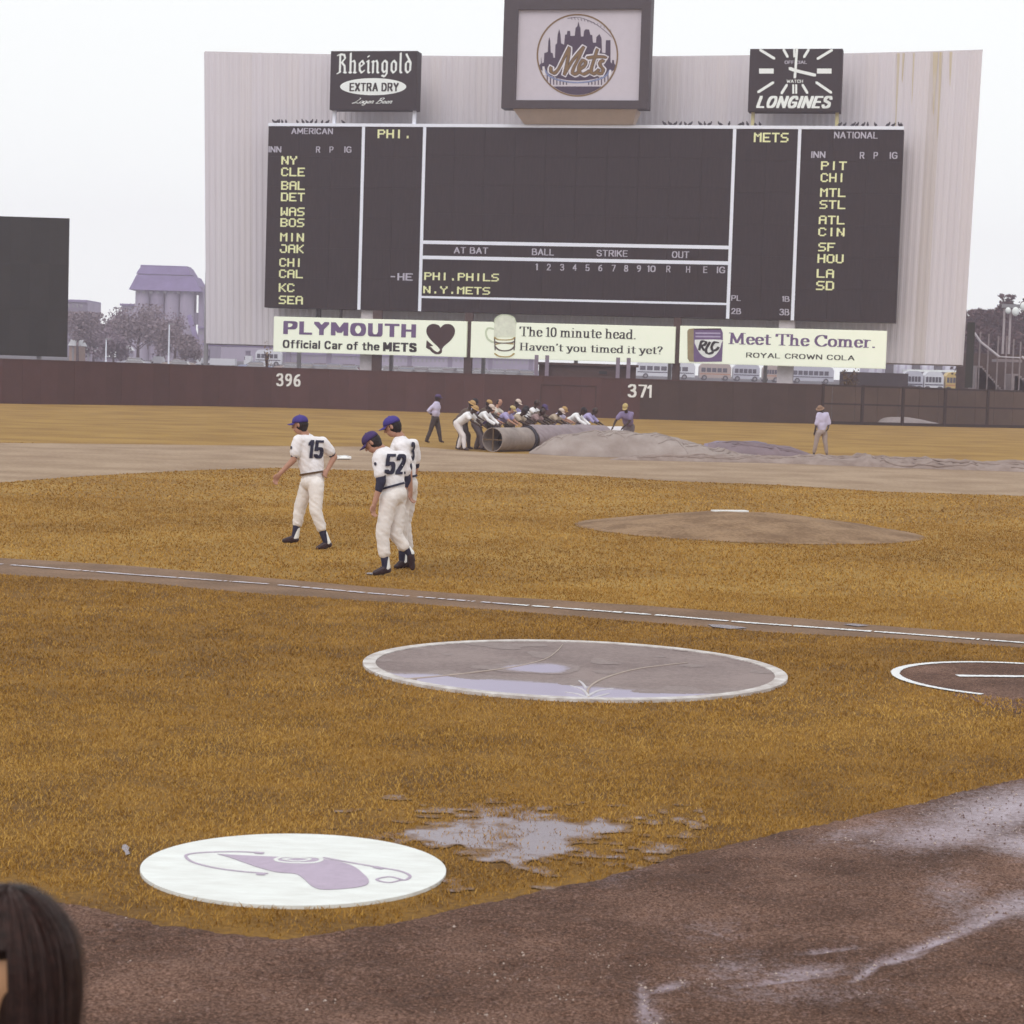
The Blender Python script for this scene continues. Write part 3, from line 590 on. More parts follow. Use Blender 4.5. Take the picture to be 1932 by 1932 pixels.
# ---- mound
mb = MB(); nr_, na = 26, 72; V = [(mc0.x, mc0.y, .26)]; Fc = []
def mz(r_, a): return .26*(1-np.clip((r_-.5)/2.25, 0, 1)**1.15)
for i in range(1, nr_+1):
    r_ = 2.76*i/nr_
    for k in range(na):
        a = 2*math.pi*k/na; rr_ = r_*(1+.02*noise.noise(Vector((math.cos(a)*3, math.sin(a)*3, 0))) if i == nr_ else 1); x, y = mc0.x+rr_*math.cos(a), mc0.y+rr_*math.sin(a)
        V.append((x, y, float(mz(r_, a))+.006+.02*noise.noise(Vector((x*2, y*2, 3)))*min(1, (2.8-r_)*2)))
for k in range(na): Fc.append((0, 1+k, 1+(k+1) % na))
for i in range(nr_-1):
    for k in range(na): a = 1+i*na; Fc.append((a+k, a+na+k, a+na+(k+1) % na, a+(k+1) % na))
mnd = struct(obj('pitchers_mound', mb.add(V, Fc), M['mudclay'], None, True))
mnd.data.materials[0] = field_mat('mound_clay', (.17,.098,.052), (.30,.19,.11), 1.4, 16, .85, .5)
rb = AT(1377, 964.5, G(1377, 964.5, .27).y); d_ = Vector((-.388, .922, 0)); s_ = Vector((.922, .388, 0))
tag(obj('pitching_rubber', MB().box(rb+Vector((0,0,-.008)), (.61,.15,.05), (s_, d_, Vector((0,0,1)))), M['white'], None, False), 'white pitching rubber set across the top of the mound', 'pitching rubber')
# ---- white on-deck circle
t = thing('on_deck_circle', 'white round on deck mat with a lilac emblem on the foreground grass', 'on deck mat', oc)
def disc(c, r0, r1, z0, z1, n=72):
    mb = MB(); V = []; Fc = []
    for rr_, z in ((r0, z1), (r1, z1), (r1, z0), (r0, z0)):
        V += [(c.x+rr_*math.cos(2*math.pi*k/n), c.y+rr_*math.sin(2*math.pi*k/n), z) for k in range(n)]
    for j in range(4):
        for k in range(n): a, b_ = j*n, ((j+1) % 4)*n; Fc.append((a+k, b_+k, b_+(k+1) % n, a+(k+1) % n))
    return mb.add(V, Fc)
def plate(c, r, z0, z1, n=72):
    P = [Vector((c.x+r*math.cos(2*math.pi*k/n), c.y+r*math.sin(2*math.pi*k/n), z0)) for k in range(n)]
    return MB().prism(P, (0,0,z1-z0))
whitemat = mat('white_vinyl_mat', (.66,.66,.64), .5, .04, 4, .1, 30, col2=(.80,.82,.81), stretch=(1, 3, 1))
obj('mat', plate(oc, orad, .0, .018), whitemat, t)
lil = mat('lilac_print', (.44,.36,.46), .7, .08, 20)
def cg(x, y): return (350/1.5528+x/1.171/1.5528, 2350/1.5528+y/1.171/1.5528)
emb = [(335,178),(400,182),(480,186),(560,189),(640,191),(700,196),(760,206),(805,222),(835,245),(855,268),(845,285),(800,294),(740,299),(690,299),(660,288),(640,270),(622,255),(600,245),(540,240),(480,225),(430,208),(380,190)]
P = [G(*cg(x, y), .0195) for x, y in spline(emb+[emb[0]], 3)[:-1]]
mb = MB(); mb.prism(P, (0,0,.002)); obj('emblem', mb, lil, t)
def gline(pts, wd, z, closed=False):
    P = [G(*cg(x, y), z) for x, y in spline(pts, 6)]; mb = MB()
    for i, (a, b_) in enumerate(zip(P[:-1], P[1:])):
        d = (b_-a); 
        if d.length < 1e-5: continue
        n = Vector((-d.y, d.x, 0)).normalized()*wd/2; mb.prism([a-n, b_-n, b_+n, a+n], (0,0,.0015+.0003*(i % 2)))
    return mb
obj('printed_line', gline([(480,173),(400,170),(300,172),(240,178),(228,188),(255,207),(330,226),(420,238),(510,245)], .014, .0192), lil, t)
obj('printed_line', gline([(700,190),(780,205),(890,224),(960,236),(996,252),(985,266),(960,268)], .014, .0192), lil, t)
obj('printed_ring', gline([(970,266),(925,276),(882,266),(925,256),(970,266)], .012, .0192), lil, t)
obj('printed_ring', gline([(535,196),(560,189),(620,188),(680,191),(692,200),(660,208),(590,208),(545,203),(535,196)], .02, .0220), whitemat, t)
obj('printed_ring', gline([(560,196),(610,203),(655,196),(610,191),(560,196)], .014, .0220), whitemat, t)
for pts in ([(470,246),(500,247)], [(875,222),(905,228)], [(465,173),(495,175)]): obj('printed_mark', gline(pts, .03, .0205), lil, t)
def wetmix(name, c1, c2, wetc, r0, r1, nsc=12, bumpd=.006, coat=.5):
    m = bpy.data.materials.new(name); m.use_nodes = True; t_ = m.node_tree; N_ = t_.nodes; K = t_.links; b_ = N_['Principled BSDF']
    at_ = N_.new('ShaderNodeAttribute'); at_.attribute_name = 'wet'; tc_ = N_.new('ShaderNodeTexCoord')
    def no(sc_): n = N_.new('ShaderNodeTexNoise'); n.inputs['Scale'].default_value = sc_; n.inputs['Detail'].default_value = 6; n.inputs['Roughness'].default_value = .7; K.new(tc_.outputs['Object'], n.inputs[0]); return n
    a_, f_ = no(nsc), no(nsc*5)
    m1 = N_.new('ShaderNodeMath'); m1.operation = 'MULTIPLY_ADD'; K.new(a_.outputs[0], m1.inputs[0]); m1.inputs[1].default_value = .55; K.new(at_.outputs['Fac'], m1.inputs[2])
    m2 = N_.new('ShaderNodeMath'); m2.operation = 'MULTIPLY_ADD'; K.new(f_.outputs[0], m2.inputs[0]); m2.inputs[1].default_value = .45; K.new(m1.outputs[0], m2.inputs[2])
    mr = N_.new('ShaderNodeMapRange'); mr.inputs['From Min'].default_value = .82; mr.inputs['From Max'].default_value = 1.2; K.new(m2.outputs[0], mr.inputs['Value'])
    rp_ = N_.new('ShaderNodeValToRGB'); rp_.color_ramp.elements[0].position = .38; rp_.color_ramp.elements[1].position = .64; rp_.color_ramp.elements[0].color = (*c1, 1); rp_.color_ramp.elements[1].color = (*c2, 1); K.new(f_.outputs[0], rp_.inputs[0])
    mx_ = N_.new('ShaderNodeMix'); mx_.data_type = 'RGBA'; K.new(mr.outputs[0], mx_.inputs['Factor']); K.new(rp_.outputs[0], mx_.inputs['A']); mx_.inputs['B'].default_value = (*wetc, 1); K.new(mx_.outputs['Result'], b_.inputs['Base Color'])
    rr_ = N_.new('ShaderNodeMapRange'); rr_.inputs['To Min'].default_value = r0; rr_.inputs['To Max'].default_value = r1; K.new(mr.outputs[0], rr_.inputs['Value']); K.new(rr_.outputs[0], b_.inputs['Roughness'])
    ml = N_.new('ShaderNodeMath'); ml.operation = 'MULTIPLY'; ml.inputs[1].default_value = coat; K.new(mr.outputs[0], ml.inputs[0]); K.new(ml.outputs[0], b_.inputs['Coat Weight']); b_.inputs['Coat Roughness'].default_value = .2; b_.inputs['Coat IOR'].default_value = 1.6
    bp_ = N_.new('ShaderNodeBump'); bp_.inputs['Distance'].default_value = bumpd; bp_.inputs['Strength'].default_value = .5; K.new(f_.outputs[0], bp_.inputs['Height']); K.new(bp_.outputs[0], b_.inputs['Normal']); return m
def wetsheet(name, gx, gy, gz, fld, lo, m, parent=None, org=(0,0)):
    V = np.stack([gx-org[0], gy-org[1], gz], -1).reshape(-1, 3); nc = gx.shape[1]; ok = fld > lo
    idx = np.argwhere(ok[:-1, :-1]); Fq = [(i*nc+j, i*nc+j+1, (i+1)*nc+j+1, (i+1)*nc+j) for i, j in idx.tolist()]
    used = np.unique(np.array(Fq)); mp_ = -np.ones(len(V), int); mp_[used] = np.arange(len(used))
    me = bpy.data.meshes.new(name); me.from_pydata(V[used].tolist(), [], mp_[np.array(Fq)].tolist())
    a_ = me.attributes.new('wet', 'FLOAT', 'POINT'); a_.data.foreach_set('value', fld.ravel()[used].astype(np.float32)); return link(name, me, m, parent)
def soft(m_, n, a, b_):
    m_ = m_.astype(float)
    for _ in range(n): m_ = (m_+np.roll(m_,a,0)+np.roll(m_,-a,0)+np.roll(m_,b_,1)+np.roll(m_,-b_,1))/5
    return m_
# ---- rain standing in the worn grass
pa = np.array([(p.x, p.y) for p in puddle]); gx, gy = np.meshgrid(np.arange(pa[:,0].min()-.4, pa[:,0].max()+.4, .010), np.arange(pa[:,1].min()-.5, pa[:,1].max()+.5, .015))
fl_ = soft(inpoly(gx, gy, puddle), 10, 4, 6)*.95-.05+(vnoise(gx, gy, 5, 61)-.5)*.8+(vnoise(gx, gy, 14, 62)-.5)*.75
struct(wetsheet('puddle', gx, gy, .0075+0*gx, fl_, .2, wetmix('puddle_mud', (.10,.045,.018), (.26,.14,.05), (.235,.185,.225), .8, .3, 16, .012, .45)))  # muddy puddle; its lilac wet colour includes painted sky sheen
# ---- big round cover with ring and pooled rain
t = thing('circle_cover', 'large round tan ground cover with white rim holding pooled rain water', 'ground cover', bc)
cov = field_mat('cover_canvas', (.16,.11,.105), (.25,.185,.175), 1.0, 25, .5, .1)
obj('canvas', plate(bc, brad-.02, 0, .018, 96), cov, t)
obj('rim', disc(bc, brad-.10, brad, .0, .026, 96), mat('rim_canvas', (.36,.30,.28), .7, .1, 7, .2, 30, col2=(.70,.67,.66)), t)
def cg2(x, y): return (1000/1.5528+x/1.38/1.5528, 1800/1.5528+y/1.38/1.5528)
def pool(L_, z=.021): return [G(*cg2(x, y), z) for x, y in L_]
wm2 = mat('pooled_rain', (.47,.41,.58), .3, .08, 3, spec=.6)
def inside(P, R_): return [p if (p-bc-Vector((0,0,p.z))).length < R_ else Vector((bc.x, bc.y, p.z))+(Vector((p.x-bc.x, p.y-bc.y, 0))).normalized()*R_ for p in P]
pm_ = wetmix('pooled_rain', (.165,.112,.105), (.245,.18,.17), (.38,.33,.47), .5, .3, 5, .002, .25)  # rain on canvas, lavender wet colour standing in for reflected sky
gx, gy = np.meshgrid(np.arange(bc.x-1.7, bc.x+1.7, .012), np.arange(bc.y-1.7, bc.y+1.7, .02))
for k, L_ in enumerate(([(100,215),(200,240),(330,240),(520,256),(700,270),(850,278),(1000,292),(1250,312),(1420,322),(1590,325),(1560,420),(1000,420),(400,400),(150,320),(60,250)], [(640,216),(720,204),(800,197),(870,200),(905,212),(935,225),(900,236),(840,240),(760,232),(690,224)])):
    fl_ = soft(inpoly(gx, gy, pool(L_)), 6, 3, 4)+(vnoise(gx, gy, 4, 71)-.5)*.35; fl_ = np.where(np.hypot(gx-bc.x, gy-bc.y) < brad-.095, fl_, 0)
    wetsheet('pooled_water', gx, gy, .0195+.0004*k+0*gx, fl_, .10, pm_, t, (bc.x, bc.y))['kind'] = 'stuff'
fold = mat('canvas_fold', (.42,.34,.30), .7, .1, 9)
def foldline(L_, w0, w1):
    P = [G(*cg2(x, y), .021) for x, y in spline(L_, 6)]; P = inside(P, brad-.06); return MB().tube(P, [w0+(w1-w0)*i/(len(P)-1) for i in range(len(P))], 6)
for L_, a0, a1 in (([(200,268),(400,250),(560,232),(700,212),(820,182),(870,150),(895,122)],.009,.004), ([(1000,340),(1000,300),(1060,260),(1200,220),(1400,195)],.012,.004)):
    obj('fold', foldline(L_, a0, a1), fold, t, True)
wf = mat('white_crease', (.56,.53,.56), .6, .08, 9)
for L_ in ([(1000,345),(960,325),(905,315)], [(1000,335),(975,305),(925,288)], [(1000,345),(1050,330),(1085,320)], [(1000,330),(1040,310),(1100,300)], [(995,360),(995,330),(998,295)], [(1000,350),(950,340),(910,335)], [(990,300),(975,280),(960,268)]):
    obj('crease', foldline(L_, .014, .005), wf, t, True)
# ---- dirt circle by home plate, chalk ring and line
flat('dirt_circle', [Vector((hc2.x+(hr-.02)*math.cos(a), hc2.y+(hr-.02)*math.sin(a), 0)) for a in np.linspace(0, 2*math.pi, 64)[:-1]], .006, M['track'], .0, .1)
flat('dirt_patch', gp((1800,1313),(1830,1295),(1960,1285),(2050,1300),(2050,1350),(1932,1346),(1870,1334)), .0045, M['track'], .1, .1)
ring = []
for a in np.linspace(math.radians(-25), math.radians(238), 60): ring.append((hc2.x+hr*math.cos(a), hc2.y+hr*math.sin(a)))
chalk('chalk_ring', ring, .075, .012, lime, 0, 3)
chalk('chalk_line', gp((1806,1277.5),(2010,1279.5)), .10, .013, lime, 0, 5)
# ================================================================== OUTFIELD FENCE
fm = [mat(f'maroon_board_{i}', c, .75, .12, 1.2, .1, 20) for i, c in enumerate([(.070,.029,.027),(.076,.032,.030),(.066,.028,.026)])]
dfm = [mat(f'brown_board_{i}', c, .75, .12, 1.2, .1, 20) for i, c in enumerate([(.050,.029,.024),(.055,.032,.027)])]
cum = [0]
for a, b_ in zip(fpts[:-1], fpts[1:]): cum.append(cum[-1]+(b_-a).length)
def fat(s_):
    i = max(0, min(len(cum)-2, int(np.searchsorted(cum, s_))-1)); k = (s_-cum[i])/(cum[i+1]-cum[i]); return fpts[i].lerp(fpts[i+1], k)
def s_of(px):
    return min(np.linspace(0, cum[-1], 3000), key=lambda s_: abs(to_px(fat(s_).x, fat(s_).y, 1.2)[0]-px))
S0, S1, S2 = s_of(-200), s_of(1550), s_of(2100)
fence = thing('outfield_fence', 'long maroon plywood outfield wall marked 396 and 371', 'outfield wall', fat(s_of(700)))
FH = 2.44; s_ = S0; k = 0; sd = s_of(1200)
while s_ < S1-.3:
    e_ = min(s_+1.22, S1); a, b_ = fat(s_+.002), fat(e_-.002); d = (b_-a); ln = d.length; d.normalize(); n = Vector((-d.y, d.x, 0))
    mt = fm[k % 3] if s_ < sd else dfm[k % 2]; off = .003*((k*7) % 3)
    obj('panel', MB().box((a+b_)/2+Vector((0,0,FH/2))+n*off, (ln, .05, FH), (d, n, Vector((0,0,1)))), mt, fence); s_ = e_; k += 1
q = MB(); n_ = 60
for i in range(n_):
    a, b_ = fat(S0+(S1-S0)*i/n_), fat(S0+(S1-S0)*(i+1)/n_); d = b_-a; ln = d.length; d.normalize(); n = Vector((-d.y, d.x, 0))
    q.box((a+b_)/2+Vector((0,0,FH+.03))+n*.02, (ln, .14, .06), (d, n, Vector((0,0,1))))
obj('top_rail', q, mat('maroon_rail', (.075,.036,.036)), fence)
def fence_frame(px):
    s_ = s_of(px); p = fat(s_); d = (fat(s_+.5)-fat(s_-.5)).normalized(); return p, d, Vector((d.y, -d.x, 0))
for txt, x0, yt, yb, x1 in (('396', 520, 706.5, 727.5, 567), ('371', 1184, 727, 748.5, 1229)):
    p, d, n = fence_frame((x0+x1)/2); Y = p.y; sc0 = s_of((x0+x1)/2)
    zt, zb = AT((x0+x1)/2, yt, Y).z, AT((x0+x1)/2, yb, Y).z; hh = zt-zb; wd = (x1-x0)/F*Y
    pl = pen_text(txt, NUM, .17, .13, 0, 0, track=.22); W = max(a[0] for q_ in pl for a in q_); W0 = min(a[0] for q_ in pl for a in q_); mb = MB()
    for i, q_ in enumerate(pl):
        mb.prism([fat(sc0+(a[0]-W0)/(W-W0)*wd-wd/2)+n*(.045+.0004*(i % 6))+Vector((0,0,zb+a[1]*hh)) for a in q_], n*.015)
    obj('distance_number', mb, M['white'], fence)
# gate in the wall
p, d, n = fence_frame(1072); hw = 52/F*p.y; gz = 1.95
q = MB()
for a, b_ in (((-hw,0),(-hw,gz)), ((-hw,gz),(hw,gz)), ((hw,gz),(hw,0))):
    q.tube([p+d*a[0]+n*.05+Vector((0,0,a[1])), p+d*b_[0]+n*.05+Vector((0,0,b_[1]))], .028, 6)
obj('gate_frame', q, mat('gate_trim', (.05,.028,.026)), fence)
# open fence at right: posts, rails, brown screen and a sheeted heap behind it
ff = thing('bullpen_fence', 'post and rail bullpen fence with brown screen at the right of the outfield wall', 'fence', fat(s_of(1740)))
pm = mat('dark_fence_post', (.03,.018,.016)); cv = mat('brown_screen', (.105,.066,.048), .9, .15, .6, .2, 15)
for x in (1552,1627,1703,1783,1863,1945,2030):
    p, d, n = fence_frame(x); obj('post', MB().box(p+Vector((0,0,1.27)), (.17,.14,2.54), (d, n, Vector((0,0,1)))), pm, ff)
for z, h_ in ((1.30,.11),(2.46,.12),(.10,.2)):
    q = MB()
    for i in range(14):
        a, b_ = fat(S1+(S2-S1)*i/14), fat(S1+(S2-S1)*(i+1)/14); dd = b_-a; ln = dd.length; dd.normalize(); nn_ = Vector((-dd.y, dd.x, 0))
        q.box((a+b_)/2+Vector((0,0,z)), (ln, .09, h_), (dd, nn_, Vector((0,0,1))))
    obj('rail', q, pm, ff)
for i in range(14):
    a, b_ = fat(S1+(S2-S1)*i/14+.02)+Vector((0,6,0)), fat(S1+(S2-S1)*(i+1)/14-.02)+Vector((0,6,0)); dd = b_-a; ln = dd.length; dd.normalize(); nn_ = Vector((-dd.y, dd.x, 0))
    obj('screen', MB().box((a+b_)/2+Vector((0,0,1.22)), (ln, .04, 2.46), (dd, nn_, Vector((0,0,1)))), cv, ff)
hp = fat(s_of(1745)); Yh = hp.y+2.5
q = MB(); n_ = 16; V = []; Fc = []
for i in range(n_+1):
    u = i/n_; x = 1655+(1795-1655)*u; hh = .55*math.sin(math.pi*u**.55)**.9
    for k in range(9):
        a = math.pi*k/8; g = AT(x, 795, Yh); V.append((g.x, g.y-math.cos(a)*1.1, max(0, hh*math.sin(a)*(1+.12*noise.noise(Vector((u*6, k, 0)))))))
for i in range(n_):
    for k in range(8): Fc.append((i*9+k, i*9+k+1, (i+1)*9+k+1, (i+1)*9+k))
tag(obj('covered_mound', q.add(V, Fc), mat('pale_sheet', (.28,.235,.235), .7), None, True), 'pale sheeted heap lying behind the bullpen fence', 'covered heap')
# batter's eye, left
def pbox(x0, x1, yt, yb, Y, depth): 
    a, b_ = AT(x0, yt, Y), AT(x1, yb, Y); return a, b_
bt = thing('batters_eye', 'tall flat black background screen behind the left end of the wall', 'screen', AT(30, 680, 128))
a, b_ = AT(-160, 395, 128), AT(131, 413, 128); zt, zb = AT(131, 412, 128).z, AT(131, 674, 128).z
nb = 8; bkm = [mat(f'black_screen_{i}', c, .9, .1, 1.5, .1, 8) for i, c in enumerate([(.018,.019,.018),(.022,.022,.021)])]
for i in range(nb):
    for j in range(3):
        x0, x1 = a.x+(b_.x-a.x)*i/nb, a.x+(b_.x-a.x)*(i+1)/nb; z0, z1 = zb+(zt-zb)*j/3, zb+(zt-zb)*(j+1)/3
        obj('panel', MB().box(((x0+x1)/2, 128+.003*((i+j) % 3), (z0+z1)/2), (x1-x0-.002, .12, z1-z0-.002)), bkm[(i+j) % 2], bt)
for i in (1, 3.5, 6.5): obj('post', MB().box((a.x+(b_.x-a.x)*i/nb, 128.25, (zt-.1)/2), (.25,.25,zt-.1)), M['steel'], bt)
# ================================================================== SCOREBOARD
PSI = math.radians(12); P0 = AT(1100, 420, 143); T_ = Vector((math.cos(PSI), -math.sin(PSI), 0)); Nn = Vector((-math.sin(PSI), -math.cos(PSI), 0)); UZ = Vector((0,0,1))
def BS(px, py, off=0):
    d = ray(px, py); o = Vector((0,0,H)); p0 = P0+Nn*off; k = (p0-o).dot(Nn)/d.dot(Nn); p = o+d*k; return (p-P0).dot(T_), p.z
def W(s_, z, off=0): return Vector((P0.x, P0.y, 0))+T_*s_+UZ*z+Nn*off
AX = (T_, -Nn, UZ)
def bbox(s0, s1, z0, z1, o0, o1, mb=None):   # slab between offsets o0 (back) and o1 (front)
    mb = mb or MB(); return mb.box(W((s0+s1)/2, (z0+z1)/2, (o0+o1)/2), (s1-s0, abs(o1-o0), z1-z0), AX)
def rect(x0, y0, x1, y1, off=0):  # photo box (top-left, bottom-right) -> s0,s1,z0,z1
    a = BS(x0, y0, off); b_ = BS(x1, y1, off); return a[0], b_[0], b_[1], a[1]
# backing wall: shallow curve of ribbed steel sheets
bw = thing('scoreboard_backdrop', 'tall pale grey ribbed steel wall rising behind the scoreboard', 'backdrop wall', W(0, 0, -4))
sl = BS(385, 97, -1.5)[0]; sr_ = BS(1854, 97, -1.5)[0]; zt = (BS(385, 97, -1.5)[1]+BS(1854, 97, -1.5)[1])/2; zb = 4.1
shm = []
for i, c in enumerate([(.64,.59,.64),(.65,.60,.645),(.63,.58,.625),(.645,.59,.625)]):
    shm.append(mat(f'ribbed_sheet_{i}', c, .6, .07, .8, 0, col2=tuple(x*1.06 for x in c), stretch=(1, 1, .08)))
rust = mat('rust_streaked_sheet', (.58,.52,.54), .7, .1, 2.6, 0, col2=(.60,.54,.53), stretch=(3, 3, .05)); rusty = mat('rust_run', (.52,.42,.22), .8, .2, 1.5, 0, col2=(.61,.55,.52), stretch=(6, 6, .25))
NP = 64
def bk(u, z):   # u 0..1 across
    c = u*2-1; s_ = sl+(sr_-sl)*u; fl = ((zt-z)/(zt-zb)); s_ += (.62*fl*max(0, -c) - .35*fl*max(0, c)); off = -1.5-2.6*(1-c*c); return s_, off
for i in range(NP):
    u0, u1 = i/NP, (i+1)/NP; mb = MB(); du = (u1-u0)
    prof = [(0,.0),(.10,.0),(.16,.035),(.34,.035),(.40,0),(.60,0),(.66,.035),(.84,.035),(.90,0),(.995,0)]
    V = []; Fc = []
    for f_, dp in prof:
        u = u0+du*f_
        for z in (zb, zt):
            s_, off = bk(u, z); V.append(W(s_, z, off+dp))
    m_ = len(prof)
    for k in range(m_-1): Fc.append((2*k, 2*k+2, 2*k+3, 2*k+1))
    for f_, dp in ((.995,-.1),(0,-.1)):
        for z in (zb, zt): s_, off = bk(u0+du*f_, z); V.append(W(s_, z, off+dp))
    Fc += [(2*m_-2, 2*m_, 2*m_+1, 2*m_-1), (2*m_, 2*m_+2, 2*m_+3, 2*m_+1), (2*m_+2, 0, 1, 2*m_+3)]
    obj('panel', mb.add(V, Fc), rust if i in (60,) else shm[(i*5) % 4], bw)
for u_, l_, w_ in ((.8995,5.2,.10),(.918,3.6,.06),(.9445,4.2,.16),(.951,5.8,.09),(.963,2.4,.12),(.905,2.0,.08)):
    s_, off = bk(u_, zt-l_/2); obj('rust_streak', MB().add([W(s_-w_, zt-.02, off+.045), W(s_+w_, zt-.02, off+.045), W(s_+w_*.25, zt-l_, off+.045), W(s_-w_*.2, zt-l_*.9, off+.045)], [(0,3,2,1)]), rusty, bw)
q = MB()
for i in range(NP):
    for z in (zb, zt):
        (sa_, oa), (sb_, ob) = bk(i/NP, z), bk((i+1)/NP, z)
        a, b_ = W(sa_, z, oa-.14), W(sb_, z, ob-.14); q.tube([a, b_], .09, 4)
obj('edge_rail', q, mat('galvanised', (.45,.4,.42), .5), bw)
q = MB()
for i in range(0, NP-8, 8):
    s_, off = bk(min(i/NP, .999), 10); s0b, offb = bk(min(i/NP, .999), zb); q.box(W(s_, (zt-.5+0)/2, off-.5), (.25,.25,zt-.5), AX)
obj('support_column', q, M['steel'], bw)
drm = mat('dark_edge_panel', (.02,.022,.018)); s_, off = bk(.9999, 8)
a = BS(1824, 608, off); obj('edge_post', MB().box(W(a[0]+.3, (a[1]+2.6)/2, off+.2), (.5,.3,a[1]-2.6), AX), drm, bw)
# main board
sb = thing('scoreboard', 'wide dark electric scoreboard with yellow bulb lettering between white lines', 'scoreboard', W(0, 0, -1))
s0 = (BS(505,238)[0]+BS(500,582)[0])/2; s1 = (BS(1705,245)[0]+BS(1690,607)[0])/2; z1 = (BS(505,238)[1]+BS(1705,245)[1])/2; z0 = (BS(500,582)[1]+BS(1690,607)[1])/2
board_m = mat('board_face', (.008,.004,.006), .75, .12, 3, .06, 12, col2=(.024,.013,.015), stretch=(3, 3, .35)); wl = mat('white_trim', (.82,.84,.95), .5, .03); case = mat('board_case', (.03,.028,.028))
obj('case', bbox(s0, s1, z0, z1, -1.4, -.12), case, sb)
vx = [(684,679.5),(800,793.5),(1385,1375),(1508,1497)]; vs = [(BS(a, 240)[0]+BS(b_, 585)[0])/2 for a, b_ in vx]
cuts = [s0]+vs+[s1]
hz = [(797,456,1377,468),(797,486,1375,496),(795,560,1373,574)]; hzz = [(BS(a, b_)[1]+BS(c_, d_)[1])/2 for a, b_, c_, d_ in hz]
for k in range(5):
    zz = [z1]+hzz+[z0] if k == 2 else [z1, z0]
    for zu, zl_ in zip(zz[:-1], zz[1:]):
        nsub = max(1, round((cuts[k+1]-cuts[k])/2.1)); nv_ = max(1, round((zu-zl_)/2.1))
        for i in range(nsub):
            for j in range(nv_):
                w0 = (cuts[k+1]-cuts[k])/nsub; h0 = (zu-zl_)/nv_; a = cuts[k]+w0*i; b_ = zl_+h0*j
                obj('lamp_panel', bbox(a+.008, a+w0-.008, b_+.008, b_+h0-.008, -.1, -.0-.002*((i+j) % 2)), board_m, sb)
for s_ in vs: obj('divider', bbox(s_-.11, s_+.11, z0+.0, z1-.0, .01, .05), wl, sb)
for z, h_ in zip(hzz, (.12,.12,.075)): obj('divider', bbox(vs[1]+.115, vs[2]-.115, z-h_, z+h_, .01, .048), wl, sb)
obj('top_trim', bbox(s0, s1, z1+.005, z1+.22, -.4, .06), wl, sb)
bulb = mat('yellow_bulbs', (.62,.62,.36), .4, .06, 9); nb_ = bulb.node_tree.nodes['Principled BSDF']; nb_.inputs['Emission Color'].default_value = (.78,.78,.38,1); nb_.inputs['Emission Strength'].default_value = .24
paintg = mat('grey_lettering', (.50,.47,.56), .7, .05); 
def pix(txt, x0, y0, x1, y1, m, parent=None, name='lettering'):
    a = rect(x0, y0, x1, y1, .03); n = len(txt)*6-1; pu = (a[1]-a[0])/n; pv = (a[3]-a[2])/7
    for i, ch in enumerate(txt):
        if ch == ' ': continue
        mb = MB()
        g = PIX['~' if False else ch] if ch != '^' else '0E01010111110E'
        for r_ in range(7):
            row = int(g[r_*2:r_*2+2], 16)
            for c_ in range(5):
                if row >> (4-c_) & 1:
                    s_ = a[0]+(i*6+c_)*pu; z = a[3]-(r_+1)*pv; bbox(s_-pu*.12, s_+pu*1.12, z-pv*.05, z+pv*1.05, .015, .04+.0006*((r_+c_*2) % 5), mb)
        obj('letter', mb, m, parent or sb)
def letters(txt, font, x0, y0, x1, y1, m, parent, wx, wy, ang=0, track=.16, space=.35, slant=0, off=.02, th=.015, caps=1.0):
    """pen letters, one object per letter, filling the photo box"""
    a = rect(x0, y0, x1, y1, off); G_ = []; x = 0
    for ch in txt:
        if ch == ' ': x += space; continue
        wd, st = parse(font[ch]); pl = []
        for s_ in st: pl += stroke([(px+x+py*slant, py) for px, py in s_], wx, wy, ang)
        G_.append(pl); x += wd+track+wx
    X = [p[0] for pl in G_ for q_ in pl for p in q_]; lo_, hi_ = min(X), max(X); Ys = [p[1] for pl in G_ for q_ in pl for p in q_]
    y0_, y1_ = (-wy/2, 1+wy/2)
    for pl in G_:
        mb = MB()
        for k, q_ in enumerate(pl):
            if len(q_) > 2: mb.prism([W(a[0]+(p[0]-lo_)/(hi_-lo_)*(a[1]-a[0]), a[2]+(p[1]-y0_)/(y1_-y0_)*(a[3]-a[2]), off+.0008*(k % 5)) for p in q_], Nn*th)
        obj('letter', mb, m, parent)
def lab(txt, x0, y0, x1, y1, m, parent=None, bold=.02, slant=0, off=.02, th=.02):
    w_ = .12+bold*3.2; letters(txt, SAN, x0, y0, x1, y1, m, parent or sb, w_, w_*.85, 0, .10, .38, slant, off+.002, th)
for t_, x0, y0, x1, y1 in (('NY',531.3,294.4,560,310.4),('CLE',531,316,574.6,332.7),('BAL',531,341.7,574.6,358.4),('DET',530.5,363.4,574.6,380),('WAS',530,391,574,407.7),('BOS',529.5,411.7,573.5,428.4),('MIN',529,439.4,573,456),('^AK',528.5,461,572.5,477.7),('CHI',527.5,487,570,503.7),('CAL',527,508.4,571,525),('KC',526.5,534.4,555,551),('SEA',526.5,557.7,571,574.4),
 ('PIT',1549.6,304.4,1597,320.9),('CHI',1549,326.7,1594,343.7),('MTL',1548,355,1595,371.7),('STL',1547,377.7,1594.5,394.4),('ATL',1545.5,406.7,1593,423.4),('CIN',1544.5,429.4,1593,446),('SF',1544.5,457.7,1575,474.4),('HOU',1543,479.4,1591,496.7),('LA',1541.5,507.7,1573,524.4),('SD',1540.5,530,1573,547.7),
 ('METS',1423,250.4,1487,268.4),('PHI.',713,244.4,776,261),('PHI.PHILS',801,513.7,940.6,531),('N.Y.METS',799,539.4,924,556)): pix(t_, x0, y0, x1, y1, bulb)
